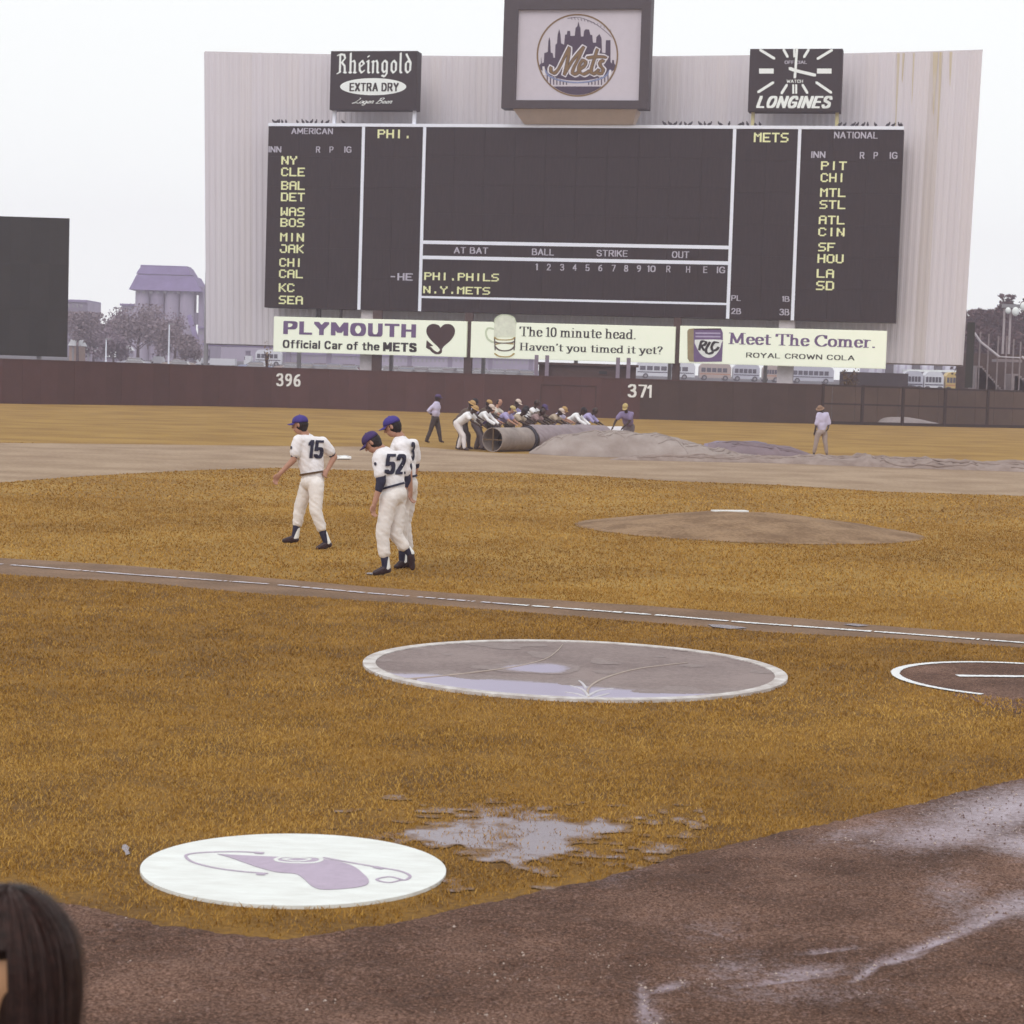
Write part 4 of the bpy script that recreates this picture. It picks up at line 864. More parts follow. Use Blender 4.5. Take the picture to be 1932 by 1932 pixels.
pix('-HE', 735,515,778,529.4, paintg)
for t_, x0, y0, x1, y1 in (('AMERICAN',550,241.7,628,253.2),('INN',507,276,530.6,287.7),('R',596.6,276.5,604,288),('P',622,276.5,629,288),('IG',650,276.5,663,288),('AT BAT',856.7,466,920.7,479),('BALL',1004,469,1045,482),('STRIKE',1126,471.5,1184,484.5),('OUT',1268,474,1300,487),
 ('NATIONAL',1574,248.5,1656,261.5),('INN',1531,285.5,1557,298),('R',1622.6,287,1630.6,299.5),('P',1648.6,287,1656,299.5),('IG',1679,287,1693,299.5),('PL',1380,557,1397.6,567.7),('1B',1476,558.7,1489.6,569.4),('2B',1380,581.5,1398,592.7),('3B',1471,582.7,1489,595)): lab(t_, x0, y0, x1, y1, paintg, bold=.006)
for i, (t_, cx) in enumerate(zip('1,2,3,4,5,6,7,8,9,10,R,H,E,IG'.split(','), (710,770,835,897,960,1023,1088,1150,1213,1275,1358,1455,1540,1617))):
    x = 740.6+cx/2.609; y = 497.3+(x-1012)*.0166; w_ = (7.5 if len(t_) > 1 else 3.6)*(.5 if t_ == '1' else 1); lab(t_, x-w_, y, x+w_, y+12.4, paintg, bold=.006)
# posts below, between wall and signs
pale = mat('pale_column', (.55,.50,.53)); brn = mat('brown_column', (.07,.042,.038))
for x, w_ in ((692,1.0),(1483,1.05)):
    c_ = BS(x, 640, -.2)[0]; tag(obj('support_column', MB().box(W(c_, z0/2+.6, -.7), (w_,.7,z0+.6), AX), pale), 'pale square column holding up the board, seen behind the %s sign' % ('left heart' if x < 1000 else 'right cola'), 'column', 'pale columns under the scoreboard')
for x, w_ in ((712,.65),(884.5,.55),(1277.5,.5),(600,.12),(595,.12),(640,.12)):
    c_ = BS(x, 640, .0)[0]; obj('strut', MB().box(W(c_, (z0-.02)/2+(0 if w_ > .3 else z0/2-.6), .0 if w_ > .3 else -.3), (w_,.3,z0-.02 if w_ > .3 else 1.2), AX), brn if w_ > .3 else M['black'], sb)
# shade soffit behind signs
# ---- advertising signs
cream = mat('cream_sign_face', (.80,.83,.70), .5, .03, 2); cn = cream.node_tree.nodes['Principled BSDF']; cn.inputs['Emission Color'].default_value = (.9,.92,.72,1); cn.inputs['Emission Strength'].default_value = .22  # faint emission added to brighten the sign faces
ink = mat('black_print', (.02,.018,.022)); purp = mat('purple_print', (.16,.10,.22)); maroon = mat('maroon_print', (.05,.022,.022))
def sign(name, label, x0, y0, x1, y1, x2, y2, off, face, th=.3, frame=None):
    a = rect(x0, y0, x1, y1, off); g = thing(name, label, 'sign', W((a[0]+a[1])/2, a[2], off-th/2))
    obj('cabinet', bbox(a[0], a[1], a[2], a[3], off-th, off-.021), frame or face, g); 
    obj('face', bbox(a[0]+.03, a[1]-.03, a[2]+.03, a[3]-.03, off-.02, off), face, g); return g, a
OF = .5
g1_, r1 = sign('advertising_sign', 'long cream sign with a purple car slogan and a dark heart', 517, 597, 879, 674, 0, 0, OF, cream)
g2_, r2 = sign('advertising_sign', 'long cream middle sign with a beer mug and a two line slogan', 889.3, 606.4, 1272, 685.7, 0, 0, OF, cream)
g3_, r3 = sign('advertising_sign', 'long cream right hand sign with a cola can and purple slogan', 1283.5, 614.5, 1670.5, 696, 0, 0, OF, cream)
def L1(t_, x0, y0, x1, y1, m, g, bold=.02, slant=0, off=OF, th=.02): lab(t_, x0, y0, x1, y1, m, g, bold, slant, off+.001, th)
L1('PLYMOUTH', 535, 605.5, 784.6, 637, purp, g1_, .035)
L1('Official Car of the', 533.8, 641, 716, 661.5, ink, g1_, .02); L1('METS', 723, 645.5, 786, 664.3, ink, g1_, .045)
def poly_on(pts, tf, off, m, g, name, th=.015):
    P = [];
    for x, y in pts:
        s_, z = BS(*tf(x, y), off); P.append(W(s_, z, off))
    return obj(name, MB().prism(P, Nn*th), m, g)
def strokes_on(lines, tf, wpx, off, m, g, name, th=.012, ang=0, wy=None):
    mb = MB(); k = 0
    for L_ in lines:
        for pl in stroke(spline(L_, 5), wpx, wy or wpx, ang):
            P = []
            for x, y in pl: s_, z = BS(*tf(x, y), off); P.append(W(s_, z, off+.0008*(k % 5)))
            if len(P) > 2: mb.prism(P, Nn*th)
            k += 1
    return obj(name, mb, m, g)
def c5(x, y): return 502.3+x/4.286, 566.7+y/4.286
def c6(x, y): return 888.7+x/4.286, 566.7+y/4.286
def c7(x, y): return 1262.2+x/4.286, 566.7+y/4.286
heart = spline([(1410,222),(1392,200),(1350,190),(1308,208),(1295,245),(1305,285),(1345,335),(1385,372),(1412,400),(1440,368),(1490,325),(1522,275),(1524,230),(1495,196),(1450,192),(1425,205),(1410,222)], 4)[:-1]
poly_on(heart, c5, OF+.003, maroon, g1_, 'heart')
strokes_on([[(1412,385),(1412,412),(1385,428),(1350,412),(1325,385)]], c5, 16, OF+.004, maroon, g1_, 'heart_tail'); poly_on([(1298,322),(1350,368),(1325,372),(1316,398),(1292,382)], c5, OF+.006, maroon, g1_, 'arrow_head')
def serif(t_, x0, base, x1, cap_, m, g, tf=None, wx=.15, wy=.045, space=.3, track=.06):
    """x0,x1,base,cap in photo px; letters spread between x0 and x1"""
    letters(t_, SER, x0, cap_, x1, base, m, g, wx, wy, 0, track-wx*.4, space, 0, OF+.003)
serif('The 10 minute head.', 980, 640, 1199, 616, ink, g2_); serif("Haven't you timed it yet?", 980, 668.5, 1250, 646.5, ink, g2_)
serif('Meet The Comer.', 1375, 656.5, 1650.7, 627.5, purp, g3_, wx=.17, wy=.06)
L1('ROYAL CROWN COLA', 1408, 665, 1612, 680, ink, g3_, .0)
# mug
foam = mat('foam_print', (.78,.80,.66)); amber = mat('amber_print', (.45,.33,.12)); darkamber = mat('dark_amber_print', (.09,.06,.05)); palegl = mat('glass_print', (.62,.68,.5))
poly_on(spline([(185,300),(188,180),(200,145),(235,122),(270,116),(315,124),(350,145),(365,185),(360,300)], 4), c6, OF+.003, foam, g2_, 'mug_foam')
strokes_on([[(188,180),(200,145),(235,122),(270,116),(315,124),(350,145),(364,185)]], c6, 7, OF+.02, palegl, g2_, 'mug_outline')
strokes_on([[(186,232),(140,225),(120,260),(135,310),(170,335),(186,335)]], c6, 12, OF+.004, palegl, g2_, 'mug_handle')
poly_on([(186,292),(358,292),(350,430),(330,452),(270,460),(215,450),(195,428)], c6, OF+.003, cream, g2_, 'mug_body')
strokes_on([[(190,300),(225,318),(320,318),(355,300)], [(192,430),(230,452),(310,454),(348,430)], [(200,355),(250,345),(340,352)]], c6, 9, OF+.02, amber, g2_, 'mug_beer')
strokes_on([[(195,335),(230,345),(320,343),(352,332)], [(192,372),(225,400),(270,408),(320,400),(352,372)], [(190,310),(193,350),(195,400)], [(354,310),(352,350),(348,400)]], c6, 9, OF+.024, darkamber, g2_, 'mug_beer')
# cola can
gold = mat('gold_print', (.32,.25,.14)); lilac2 = mat('lavender_print', (.45,.38,.55)); whp = mat('white_print', (.82,.82,.80))
poly_on([(160,232),(205,226),(205,498),(165,495),(150,470),(148,250)], c7, OF+.003, gold, g3_, 'can_edge')
poly_on([(200,234),(425,236),(435,262),(436,340),(428,495),(205,498),(200,470)], c7, OF+.0185, purp, g3_, 'can_body')
poly_on([(205,228),(420,226),(422,236),(203,238)], c7, OF+.0345, maroon, g3_, 'can_top')
for y in (265, 292): 
    strokes_on([[(220,y),(410,y+2)]], c7, 12, OF+.035, lilac2, g3_, 'can_lettering')
poly_on(spline([(208,318),(420,318),(424,345),(408,400),(370,448),(325,465),(275,452),(235,405),(208,345)], 3), c7, OF+.035, whp, g3_, 'can_badge')
strokes_on([[(245,400),(262,335),(300,335),(285,362),(262,365),(285,405)], [(330,340),(300,395),(310,430),(345,425),(355,415)], [(395,340),(365,340),(345,375),(355,405),(385,398),(400,380)]], c7, 20, OF+.052, ink, g3_, 'can_lettering', ang=.3, wy=9)
# ---- upper signs
dark = mat('dark_sign_face', (.022,.014,.018), .7, .1); whs = mat('white_sign_paint', (.85,.88,.88), .5, .03)
OS = .35
g4, r4 = sign('beer_sign', 'dark square sign with white gothic lettering and a white oval', 624.3, 96.3, 784.5, 207.2, 0, 0, OS, dark, 1.2)
def c8(x, y): return 618.2+x/10.71, 83.7+y/10.71
letters('Rheingold', BLK, 636, 101.4, 776, 138.3, whs, g4, .125, .05, math.radians(25), .02, .3, 0, OS+.003)
poly_on([(920+668*math.cos(t_), 855+172*math.sin(t_)) for t_ in np.linspace(0, 2*math.pi, 49)[:-1]], c8, OS+.003, whs, g4, 'oval')
lab('EXTRA DRY', 659.8, 156.3, 752, 172.3, dark, g4, .022, 0, OS+.02)
letters('Lager Beer', SCR, 664, 184.5, 740.5, 195.5, whs, g4, .09, .045, math.radians(40), -.08, .3, .35, OS+.003)
g5, r5 = sign('clock_sign', 'dark square clock sign with white hands and bar hour marks', 1415.2, 92.2, 1585.2, 210.6, 0, 0, OS, dark, 1.2)
def c9(x, y): return 1410.4+x/10.345, 83.7+y/10.345
for i, L_ in enumerate(([(250,110),(520,275)],[(705,105),(780,240)],[(910,105),(912,235)],[(1190,105),(1105,245)],[(1645,112),(1370,280)],[(210,930),(500,745)],[(665,955),(765,795)],[(892,800),(892,945)],[(950,800),(950,945)],[(1075,795),(1165,945)],[(1345,745),(1630,940)])):
    strokes_on([L_], c9, 38, OS+.003, whs, g5, 'hour_mark')
for x0, x1 in ((225,510),(1355,1640)): poly_on([(x0,472),(x1,472),(x1,570),(x0,570)], c9, OS+.003, whs, g5, 'hour_mark')
strokes_on([[(922,640),(935,510),(962,100)]], c9, 46, OS+.11, whs, g5, 'minute_hand'); strokes_on([[(830,470),(935,510),(1310,600)]], c9, 52, OS+.08, whs, g5, 'hour_hand')
lab('OFFICIAL', *c9(725,318), *c9(1160,380), paintg, g5, .01, 0, OS+.003); lab('WATCH', *c9(765,690), *c9(1080,750), whs, g5, .01, 0, OS+.003)
lab('LONGINES', *c9(178,1005), *c9(1650,1248), whs, g5, .03, .27, OS+.003)
for x in (629.5, 780.5, 1420, 1579):
    a = BS(x, 222, 0)[0]; gpar = g4 if x < 1000 else g5; r_ = r4 if x < 1000 else r5
    obj('post', MB().box(W(a, (z1+.22+r_[2])/2, -.2), (.22,.22,max(.1, r_[2]-z1-.225)), AX), wl if x < 1000 else mat('yellowed_post', (.5,.45,.25)), gpar)
# ---- central emblem box
OB = 1.5; eb = rect(952, -12, 1222, 205, OB); fr = mat('emblem_frame', (.048,.036,.042), .6)
t = thing('emblem_box', 'big dark framed white screen with round baseball club emblem atop the scoreboard', 'emblem screen', W((eb[0]+eb[1])/2, z1, 0))
def bar(a0, a1, b0, b1, name='frame'): obj(name, bbox(a0, a1, b0, b1, .2, OB), fr, t)
fi = rect(977, 17.5, 1204.5, 193.7, OB)
bar(eb[0], fi[0], eb[2], eb[3]); bar(fi[1], eb[1], eb[2], eb[3]); bar(fi[0]+.003, fi[1]-.003, eb[2], fi[2]+.15); bar(fi[0]+.003, fi[1]-.003, fi[3], eb[3])
obj('back_panel', bbox(fi[0]+.003, fi[1]-.003, fi[2]+.155, fi[3]-.005, .25, .5), fr, t)
scr = mat('screen_cloth', (.56,.51,.58), .6, .03, 2); OE = OB-.3
obj('screen', bbox(fi[0]+.004, fi[1]-.004, fi[2]+.16, fi[3]-.006, OE-.2, OE), scr, t)
tanm = mat('tan_housing', (.62,.50,.42), .8, .06, 1)
za = z1+.225; P = [BS(975,206,0)[0], BS(1207,206,0)[0], BS(990,233,0)[0], BS(1196,233,0)[0]]; zq = eb[2]
lo_, up_ = -.4, 2.2
obj('support_housing', MB().hexa([W(P[2],za,.3),W(P[3],za,.3),W(P[3],za,-.6),W(P[2],za,-.6),W(P[0],zq-.01,1.3),W(P[1],zq-.01,1.3),W(P[1],zq-.01,-.6),W(P[0],zq-.01,-.6)]), tanm, t)
def cm(x, y): return 940.2+x/4.286, y/4.286
EO = OE+.003; navyp = mat('navy_print', (.060,.040,.075)); orp = mat('bronze_print', (.20,.12,.05)); wh2 = mat('white_emblem', (.72,.68,.74)); blp = mat('blue_print', (.20,.24,.42))
def circ(r_, a0=0, a1=360, n=64): return [(640+r_*math.cos(math.radians(a)), 447+r_*1.015*math.sin(math.radians(a))) for a in np.linspace(a0, a1, n)]
mb = MB()
C1, C2 = circ(330), circ(318)
for k in range(63):
    P_ = [W(*BS(*cm(*p), EO), EO) for p in (C1[k], C1[k+1], C2[k+1], C2[k])]; mb.prism(P_, Nn*.02)
obj('emblem_ring', mb, orp, t)
skyl = [(330,530),(345,512),(345,455),(352,512),(368,505),(372,430),(400,420),(405,330),(413,300),(420,330),(424,425),(440,430),(445,465),(458,470),(462,362),(475,350),(480,280),(493,235),(503,280),(508,350),(532,360),(540,280),(555,278),(558,250),(580,250),(583,290),(618,290),(625,225),(638,215),(648,172),(658,215),(664,225),(668,295),(688,295),(693,250),(708,236),(735,240),(743,280),(760,285),(765,345),(790,345),(793,300),(818,275),(835,310),(838,425),(866,430),(870,325),(907,325),(907,500),(918,515),(922,485),(934,485),(938,515),(955,530)]
skyl += [(945,560),(905,585),(860,612),(790,635),(720,648),(640,652),(560,648),(490,635),(420,612),(375,580),(335,560)]
poly_on(skyl, cm, EO, navyp, t, 'emblem_skyline', .01)
low = [(640+316*math.cos(math.radians(a)), 447+320*math.sin(math.radians(a))) for a in np.linspace(52, 128, 24)]
poly_on(low, cm, EO, navyp, t, 'emblem_base', .01)
strokes_on([[(372,560),(420,620),(520,655),(640,668),(760,655),(860,620),(905,565)]], cm, 10, EO+.0, blp, t, 'bridge_cable')
q = MB()
for i, x in enumerate(list(range(395, 560, 26))+list(range(730, 900, 26))):
    yt_ = 668-.00155*(x-640)**2+4; yb_ = 686 if 420 < x < 860 else 665
    P_ = [W(*BS(*cm(*p), EO), EO) for p in ((x-4,yt_),(x+5,yt_),(x+5,yb_),(x-4,yb_))]; q.prism(P_, Nn*.008)
obj('bridge_hangers', q, navyp, t)
strokes_on([[(365,545),(372,600)],[(906,575),(900,612)]], cm, 16, EO+.012, wh2, t, 'bridge_tower')
strokes_on([[(560,150),(650,140),(760,180),(850,240),(915,300)]], cm, 3, EO, navyp, t, 'stitching')
strokes_on([[(590+i*26+(0 if i < 8 else 6), 142+.0042*(i*26)**1.75), (596+i*26, 158+.0042*(i*26)**1.75)] for i in range(13)], cm, 3.4, EO, navyp, t, 'stitching')
MET = [[(425,545),(428,582),(452,592),(485,560),(530,470),(572,385)], [(572,385),(568,450),(545,560),(535,602)], [(535,602),(600,490),(690,382)], [(690,382),(650,470),(605,560),(605,600),(640,590),(662,560)],
 [(662,555),(700,530),(705,495),(680,490),(655,530),(655,580),(690,600),(735,575)], [(800,400),(775,480),(752,560),(758,595),(785,590),(812,565)], [(722,468),(800,458),(868,462)], [(850,490),(822,505),(828,535),(848,560),(838,592),(805,596)]]
strokes_on(MET, cm, 44, EO+.014, wh2, t, 'script_outline', .012, .5, 34); strokes_on(MET, cm, 26, EO+.032, navyp, t, 'script_edge', .008, .5, 18); strokes_on(MET, cm, 19, EO+.046, orp, t, 'script_lettering', .012, .5, 13)
# ---- pigeons on the board top
pg = MB(); pg.ell((0,0,.13), (.10,.19,.10), (Vector((1,0,0)), Vector((0,.94,.34)), Vector((0,-.34,.94))), 8, 6); pg.ell((0,.15,.27), (.055,.06,.06), None, 8, 6); pg.cap((0,.11,.18), .06, (0,.15,.26), .045, 6)
pg.add([(-.05,-.14,.10),(.05,-.14,.10),(.04,-.25,.05),(-.04,-.25,.05),(0,-.15,.14),(0,-.25,.065)], [(0,1,2,3),(0,4,5,3),(1,4,5,2),(0,1,4),(3,2,5)])
for i in (-1, 1): pg.tube([(i*.03,.02,.06),(i*.03,.02,0)], .01, 4)
pgm = pg.mesh('pigeon'); pgm.materials.append(mat('pigeon_grey', (.045,.04,.05), .7, .3, 20)); pgm.shade_smooth()
xs = [517,521,526,532,539,560.6,571,579,587,595.6,607,617,647]+[1223.6+x/3 for x in (90,122,150,180,208,235,292,318,345,405,455,520,535,560,600,630,1080,1110,1158,1180,1215,1240,1285,1355,1385,1420,1432)]
for i, x in enumerate(xs):
    s_ = BS(x, 236, -.1)[0]; o = bpy.data.objects.new('pigeon', pgm); sc.collection.objects.link(o); o.location = W(s_, z1+.22, -.15); o.rotation_euler = (0, 0, random.uniform(0, 6.28)); o.scale = (.85,.85,random.uniform(.8,.95))
    side_ = 'left end above the AMERICAN column' if x < 700 else 'stretch between emblem and clock' if x < 1440 else 'right end above the NATIONAL column'
    tag(o, 'small dark pigeon perched on the board top, '+side_, 'pigeon', 'pigeons on the board top, '+side_)
# ================================================================== BEYOND THE FENCE
def terr(Y): return float(np.interp(Y, [146, 175, 240, 380, 600, 900], [0, .9, 1.35, 3.0, 4.7, 5.6]))
V = []; Fc = []; yl = [146,160,175,210,240,300,380,460,600,900]; xl = [-500,-200,-100,-50,0,50,100,200,500]
for y in yl:
    for x in xl: V.append((x, y, terr(y)-.02+(.0 if y > 146 else -.05)))
for j in range(len(yl)-1):
    for i in range(len(xl)-1): a = j*len(xl)+i; Fc.append((a, a+1, a+len(xl)+1, a+len(xl)))
struct(obj('parking_lot', MB().add(V, Fc), M['asphalt']))
conc = mat('hazed_concrete', (.33,.285,.38), .8, .1, .3); slate = mat('hazed_slate', (.19,.145,.29), .8, .15, .5); conc2 = mat('hazed_stained_concrete', (.27,.225,.32), .8, .15, .2)  # lavender cast paints distance haze into the concrete and slate colours
def px2(x, y, Y): p = AT(x, y, Y); return p.x, p.z
def hex_px(x0, yt, x1, yb, Y, dep, xt0=None, xt1=None, gz=None):
    a, b_ = AT(x0, yb, Y), AT(x1, yb, Y); c_, d_ = AT(xt0 if xt0 is not None else x0, yt, Y), AT(xt1 if xt1 is not None else x1, yt, Y)
    zb_ = gz if gz is not None else min(a.z, b_.z); zt_ = (c_.z+d_.z)/2; i0 = (c_.x-a.x) if xt0 is not None else 0
    i1 = (b_.x-d_.x) if xt1 is not None else 0
    return [(a.x,Y,zb_),(b_.x,Y,zb_),(b_.x,Y+dep,zb_),(a.x,Y+dep,zb_),(a.x+i0,Y+i0*.8,zt_),(b_.x-i1,Y+i1*.8,zt_),(b_.x-i1,Y+dep-i1*.8,zt_),(a.x+i0,Y+dep-i0*.8,zt_)]
YT = 480; gT = terr(YT)
tw = thing('silo_tower', 'hazy concrete silo tower with stepped hip roof left of the scoreboard', 'tower', (AT(308, 600, YT).x, YT, gT))
zt_ = px2(300, 546, YT)[1]; xa, xb = AT(252, 600, YT).x, AT(364, 600, YT).x; n_ = 4
for i in range(n_):
    cx_ = xa+(xb-xa)*(i+.5)/n_; r_ = (xb-xa)/n_/2-.04
    obj('silo', MB().tube([(cx_, YT+r_, gT), (cx_, YT+r_, zt_)], r_, 20), conc if i != 1 else conc2, tw, False)
    obj('silo', MB().tube([(cx_, YT+3.2*r_, gT), (cx_, YT+3.2*r_, zt_)], r_, 20), conc2, tw, False)
obj('lower_roof', MB().hexa(hex_px(243,519,380,546,YT-1,14,256,364)), slate, tw); obj('upper_roof', MB().hexa(hex_px(256.5,503,361,516,YT+1,10,265,353)), slate, tw)
obj('roof_wall', MB().hexa(hex_px(259,515,358,520.5,YT+1.4,9)), conc2, tw)
obj('upper_roof', MB().hexa(hex_px(265,501,353,503.3,YT+2.6,6.8)), slate, tw)
obj('lift_shaft', MB().hexa(hex_px(373,540,381,640,YT+2,3,gz=gT)), conc2, tw)
obj('lift_bridge', MB().hexa(hex_px(364.3,548,372.7,556,YT+2.4,2)), conc2, tw)
obj('lift_bridge', MB().hexa(hex_px(364.3,590,372.7,612,YT+2.4,2)), conc2, tw)
for i in range(9):
    x = 256+13*i; obj('window', MB().hexa(hex_px(x,549,x+5,553.5,YT-.35,.3)), M['steel'], tw)
q = MB(); a, b_ = AT(357,596,YT-4), AT(384,686,YT-8); b_.z = gT; q.tube([a, b_], .75, 4); obj('conveyor', q, slate, tw)
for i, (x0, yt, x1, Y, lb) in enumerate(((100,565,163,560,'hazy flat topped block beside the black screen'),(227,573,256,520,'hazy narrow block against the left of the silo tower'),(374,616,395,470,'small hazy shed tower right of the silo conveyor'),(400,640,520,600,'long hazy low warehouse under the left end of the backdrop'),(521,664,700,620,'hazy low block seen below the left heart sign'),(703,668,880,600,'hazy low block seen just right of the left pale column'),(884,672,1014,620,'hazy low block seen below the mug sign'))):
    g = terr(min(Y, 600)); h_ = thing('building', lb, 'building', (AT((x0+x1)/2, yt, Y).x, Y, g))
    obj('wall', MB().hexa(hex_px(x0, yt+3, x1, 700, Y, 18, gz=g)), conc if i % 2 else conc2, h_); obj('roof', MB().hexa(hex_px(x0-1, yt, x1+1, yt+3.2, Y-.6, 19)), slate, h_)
    nw = int((x1-x0)/8)
    for k in range(nw):
        for r_ in range(3 if i < 2 else 1): x = x0+4+k*8; obj('window', MB().hexa(hex_px(x, yt+9+r_*14, x+3.5, yt+15+r_*14, Y-.1, .12)), M['steel'], h_)
for i, (x0, x1, yt, ye, Y, lb) in enumerate(((150,182,652,662,330,'low pale gabled house among the left hand trees'),(218,240,651,660,340,'small pale domed roof house between the trees'),(128,146,640,652,300,'white roofed kiosk at the edge of the black screen'),(195,232,668,673,300,'long low white roofed shed behind the fence'))):
    g = terr(Y); h_ = thing('house', lb, 'house', (AT((x0+x1)/2, ye, Y).x, Y, g)); obj('wall', MB().hexa(hex_px(x0+2, ye, x1-2, 700, Y+.4, 6, gz=g)), conc if i != 2 else mat('tan_wall', (.36,.24,.19)), h_)
    obj('roof', MB().hexa(hex_px(x0, yt, x1, ye-.1, Y, 7, x0+(x1-x0)*.3, x1-(x1-x0)*.3)), mat('white_roof', (.72,.72,.76)), h_)
    obj('door', MB().hexa(hex_px((x0+x1)/2-2, ye+3, (x0+x1)/2+2, 700, Y+.33, .06, gz=g)), M['steel'], h_)
# elevated railway
Y = 330; z_t, z_b = px2(450, 648, Y)[1], px2(450, 661, Y)[1]; xa, xb = AT(383, 650, Y).x, AT(1010, 650, Y).x
vd = thing('elevated_railway', 'long hazy steel elevated railway deck running under the backdrop', 'railway viaduct', (xa, Y, terr(Y)))
obj('deck', MB().box(((xa+xb)/2, Y+3, (z_t+z_b)/2+.3), (xb-xa, 7, (z_t-z_b)-.6)), slate, vd); obj('railing', MB().box(((xa+xb)/2, Y-.6, z_t+.3), (xb-xa, .1, .5)), conc2, vd)
for i in range(9): x = xa+.6+(xb-xa-1.2)*i/8; obj('pillar', MB().box((x, Y+1, (z_b+terr(Y))/2), (.7,.7,z_b-terr(Y))), conc2, vd)
# trees
leafm = [mat('autumn_leaf_%d' % i, c, .8, .35, 1.5, col2=c2) for i, (c, c2) in enumerate([((.17,.13,.155),(.28,.22,.24)),((.15,.11,.145),(.25,.19,.23)),((.05,.022,.026),(.105,.055,.055)),((.12,.07,.03),(.28,.18,.08))])]  # first two leaf tints paled to mauve, distance haze in the colour
bark = mat('bark', (.07,.045,.045), .9, .3, 5)
def tree(px, ytop, Y, wpx, label, seed, lm=0, nleaf=1500, trunk_frac=.35, group=None, dens=1.0, leaf=.28):
    r = random.Random(seed); g = terr(Y) if Y > 146 else 0; p = AT(px, ytop, Y); x, ht = p.x, p.z-g; rw = wpx/F*Y/2
    t = thing('tree', label, 'tree', (x, Y, g), group); tr = MB(); base = Vector((x, Y, g)); bl = []
    top = base+Vector((r.uniform(-.3,.3), 0, ht*.72)); tr.tube([base, base.lerp(top, .5)+Vector((r.uniform(-.15,.15),0,0)), top], [ht*.028+.05, ht*.02+.03, .04], 7)
    for i in range(9):
        st = base.lerp(top, r.uniform(.35, .95)); a = r.uniform(0, 6.28); ln = rw*r.uniform(.5, .95)
        en = st+Vector((math.cos(a)*ln, math.sin(a)*ln, ht*r.uniform(.08, .26))); tr.tube([st, st.lerp(en, .5)+Vector((0,0,.2)), en], [.08*ht/9, .05*ht/9, .02], 5); bl.append(en)
        for _ in range(2):
            e2 = en+Vector((r.uniform(-1,1), r.uniform(-1,1), r.uniform(0,1)))*rw*.4; tr.tube([st.lerp(en,.6), e2], [.035, .012], 4); bl.append(e2)
    bl.append(top+Vector((0,0,ht*.18)))
    obj('trunk', tr, bark, t); n = int(nleaf*dens); V = np.empty((n, 4, 3)); rn = np.random.default_rng(seed)
    C_ = np.array([tuple(b_) for b_ in bl]); ci = rn.integers(0, len(C_), n); sg = np.array([rw*.24, rw*.24, ht*.085])
    cc = C_[ci]+rn.normal(0, 1, (n, 3))*sg; cc[:, 2] = np.clip(cc[:, 2], g+ht*trunk_frac*.7, g+ht*1.02); a = rn.normal(0, 1, (n, 3)); a /= np.linalg.norm(a, axis=1)[:, None]; b2 = np.cross(a, rn.normal(0, 1, (n, 3))); b2 /= np.linalg.norm(b2, axis=1)[:, None]
    sz = leaf*rn.uniform(.5, 1.2, (n, 1)); V[:, 0] = cc-a*sz; V[:, 1] = cc+b2*sz*.6; V[:, 2] = cc+a*sz; V[:, 3] = cc-b2*sz*.6
    me = bpy.data.meshes.new('crown'); me.from_pydata((V.reshape(-1, 3)-np.array(tuple(wloc(t)))).tolist(), [], [(4*i, 4*i+1, 4*i+2, 4*i+3) for i in range(n)]); link('crown', me, leafm[lm], t); return t
TL = [(148,598,300,70,'hazy round tree touching the black screen edge'),(178,618,310,46,'hazy small tree right of the first round tree'),(206,612,320,44,'hazy tree left of the first lamp pole'),(232,590,330,48,'hazy tall tree before the narrow block'),(262,582,315,66,'hazy tall tree covering the silo tower foot at its left'),(300,596,325,72,'broad hazy tree before the middle of the silo tower'),(330,612,305,54,'hazy tree right of the second lamp pole'),(216,640,290,40,'low hazy tree near the domed house'),(352,640,290,34,'low hazy tree near the conveyor foot')]
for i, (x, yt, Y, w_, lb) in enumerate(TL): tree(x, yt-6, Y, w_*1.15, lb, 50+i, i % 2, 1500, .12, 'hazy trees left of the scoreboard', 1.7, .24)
TR = [(1828,592,260,44,'dark hazy tree hugging the right edge of the backdrop'),(1852,590,265,50,'dark round tree above the upper stair rail'),(1876,592,255,40,'dark tree above the stair landing'),(1902,562,262,48,'tall dark tree with twin light poles in front'),(1934,568,258,60,'tall dark tree at the right frame edge'),(1868,626,230,60,'lower dark tree behind the stair pickets'),(1915,630,235,60,'lower dark tree behind the light poles'),(1838,632,240,40,'lower dark tree beside the dark edge post'),(1975,575,262,60,'dark tree just past the right frame edge')]
for i, (x, yt, Y, w_, lb) in enumerate(TR): tree(x, yt, Y, w_, lb, 90+i, 2, 3400, .05, 'dark trees at the right', 1., .34)
tree(512, 646, 132, 12, 'thin brown sapling standing just behind the wall left of 396', 31, 3, 160, .3, None, 1, .07)
tree(1602, 697, 150, 34, 'small reddish bush under the right end of the cola sign', 32, 3, 700, .1, None, 1, .10)
# lamp poles
for x, yt, Y, lb in ((200.5,640,280,'pale thin lamp pole between the left hand trees'),(319.5,612,280,'pale lamp pole in front of the silo tower')):
    p = AT(x, yt, Y); g = terr(Y); t = thing('lamp_pole', lb, 'lamp pole', (p.x, Y, g), 'lamp poles in the parking lot'); obj('pole', MB().tube([(p.x, Y, g), (p.x, Y, p.z)], [.13,.08], 8), wl, t); obj('lamp_head', MB().box((p.x+.3, Y, p.z+.05), (.8,.3,.15)), M['steel'], t)
tl = thing('floodlight_pole', 'twin pale floodlight masts before the dark trees at far right', 'floodlight', AT(1900, 720, 170)); tl.location.z = terr(170)
for x, yt in ((1895.5,582),(1907,584)):
    a = AT(x-6, 690, 170); b_ = AT(x, yt, 170); obj('mast', MB().tube([(b_.x, 170, terr(170)), (b_.x, 170, b_.z)], [.11,.09], 8), mat('mast_grey', (.42,.36,.38)), tl)
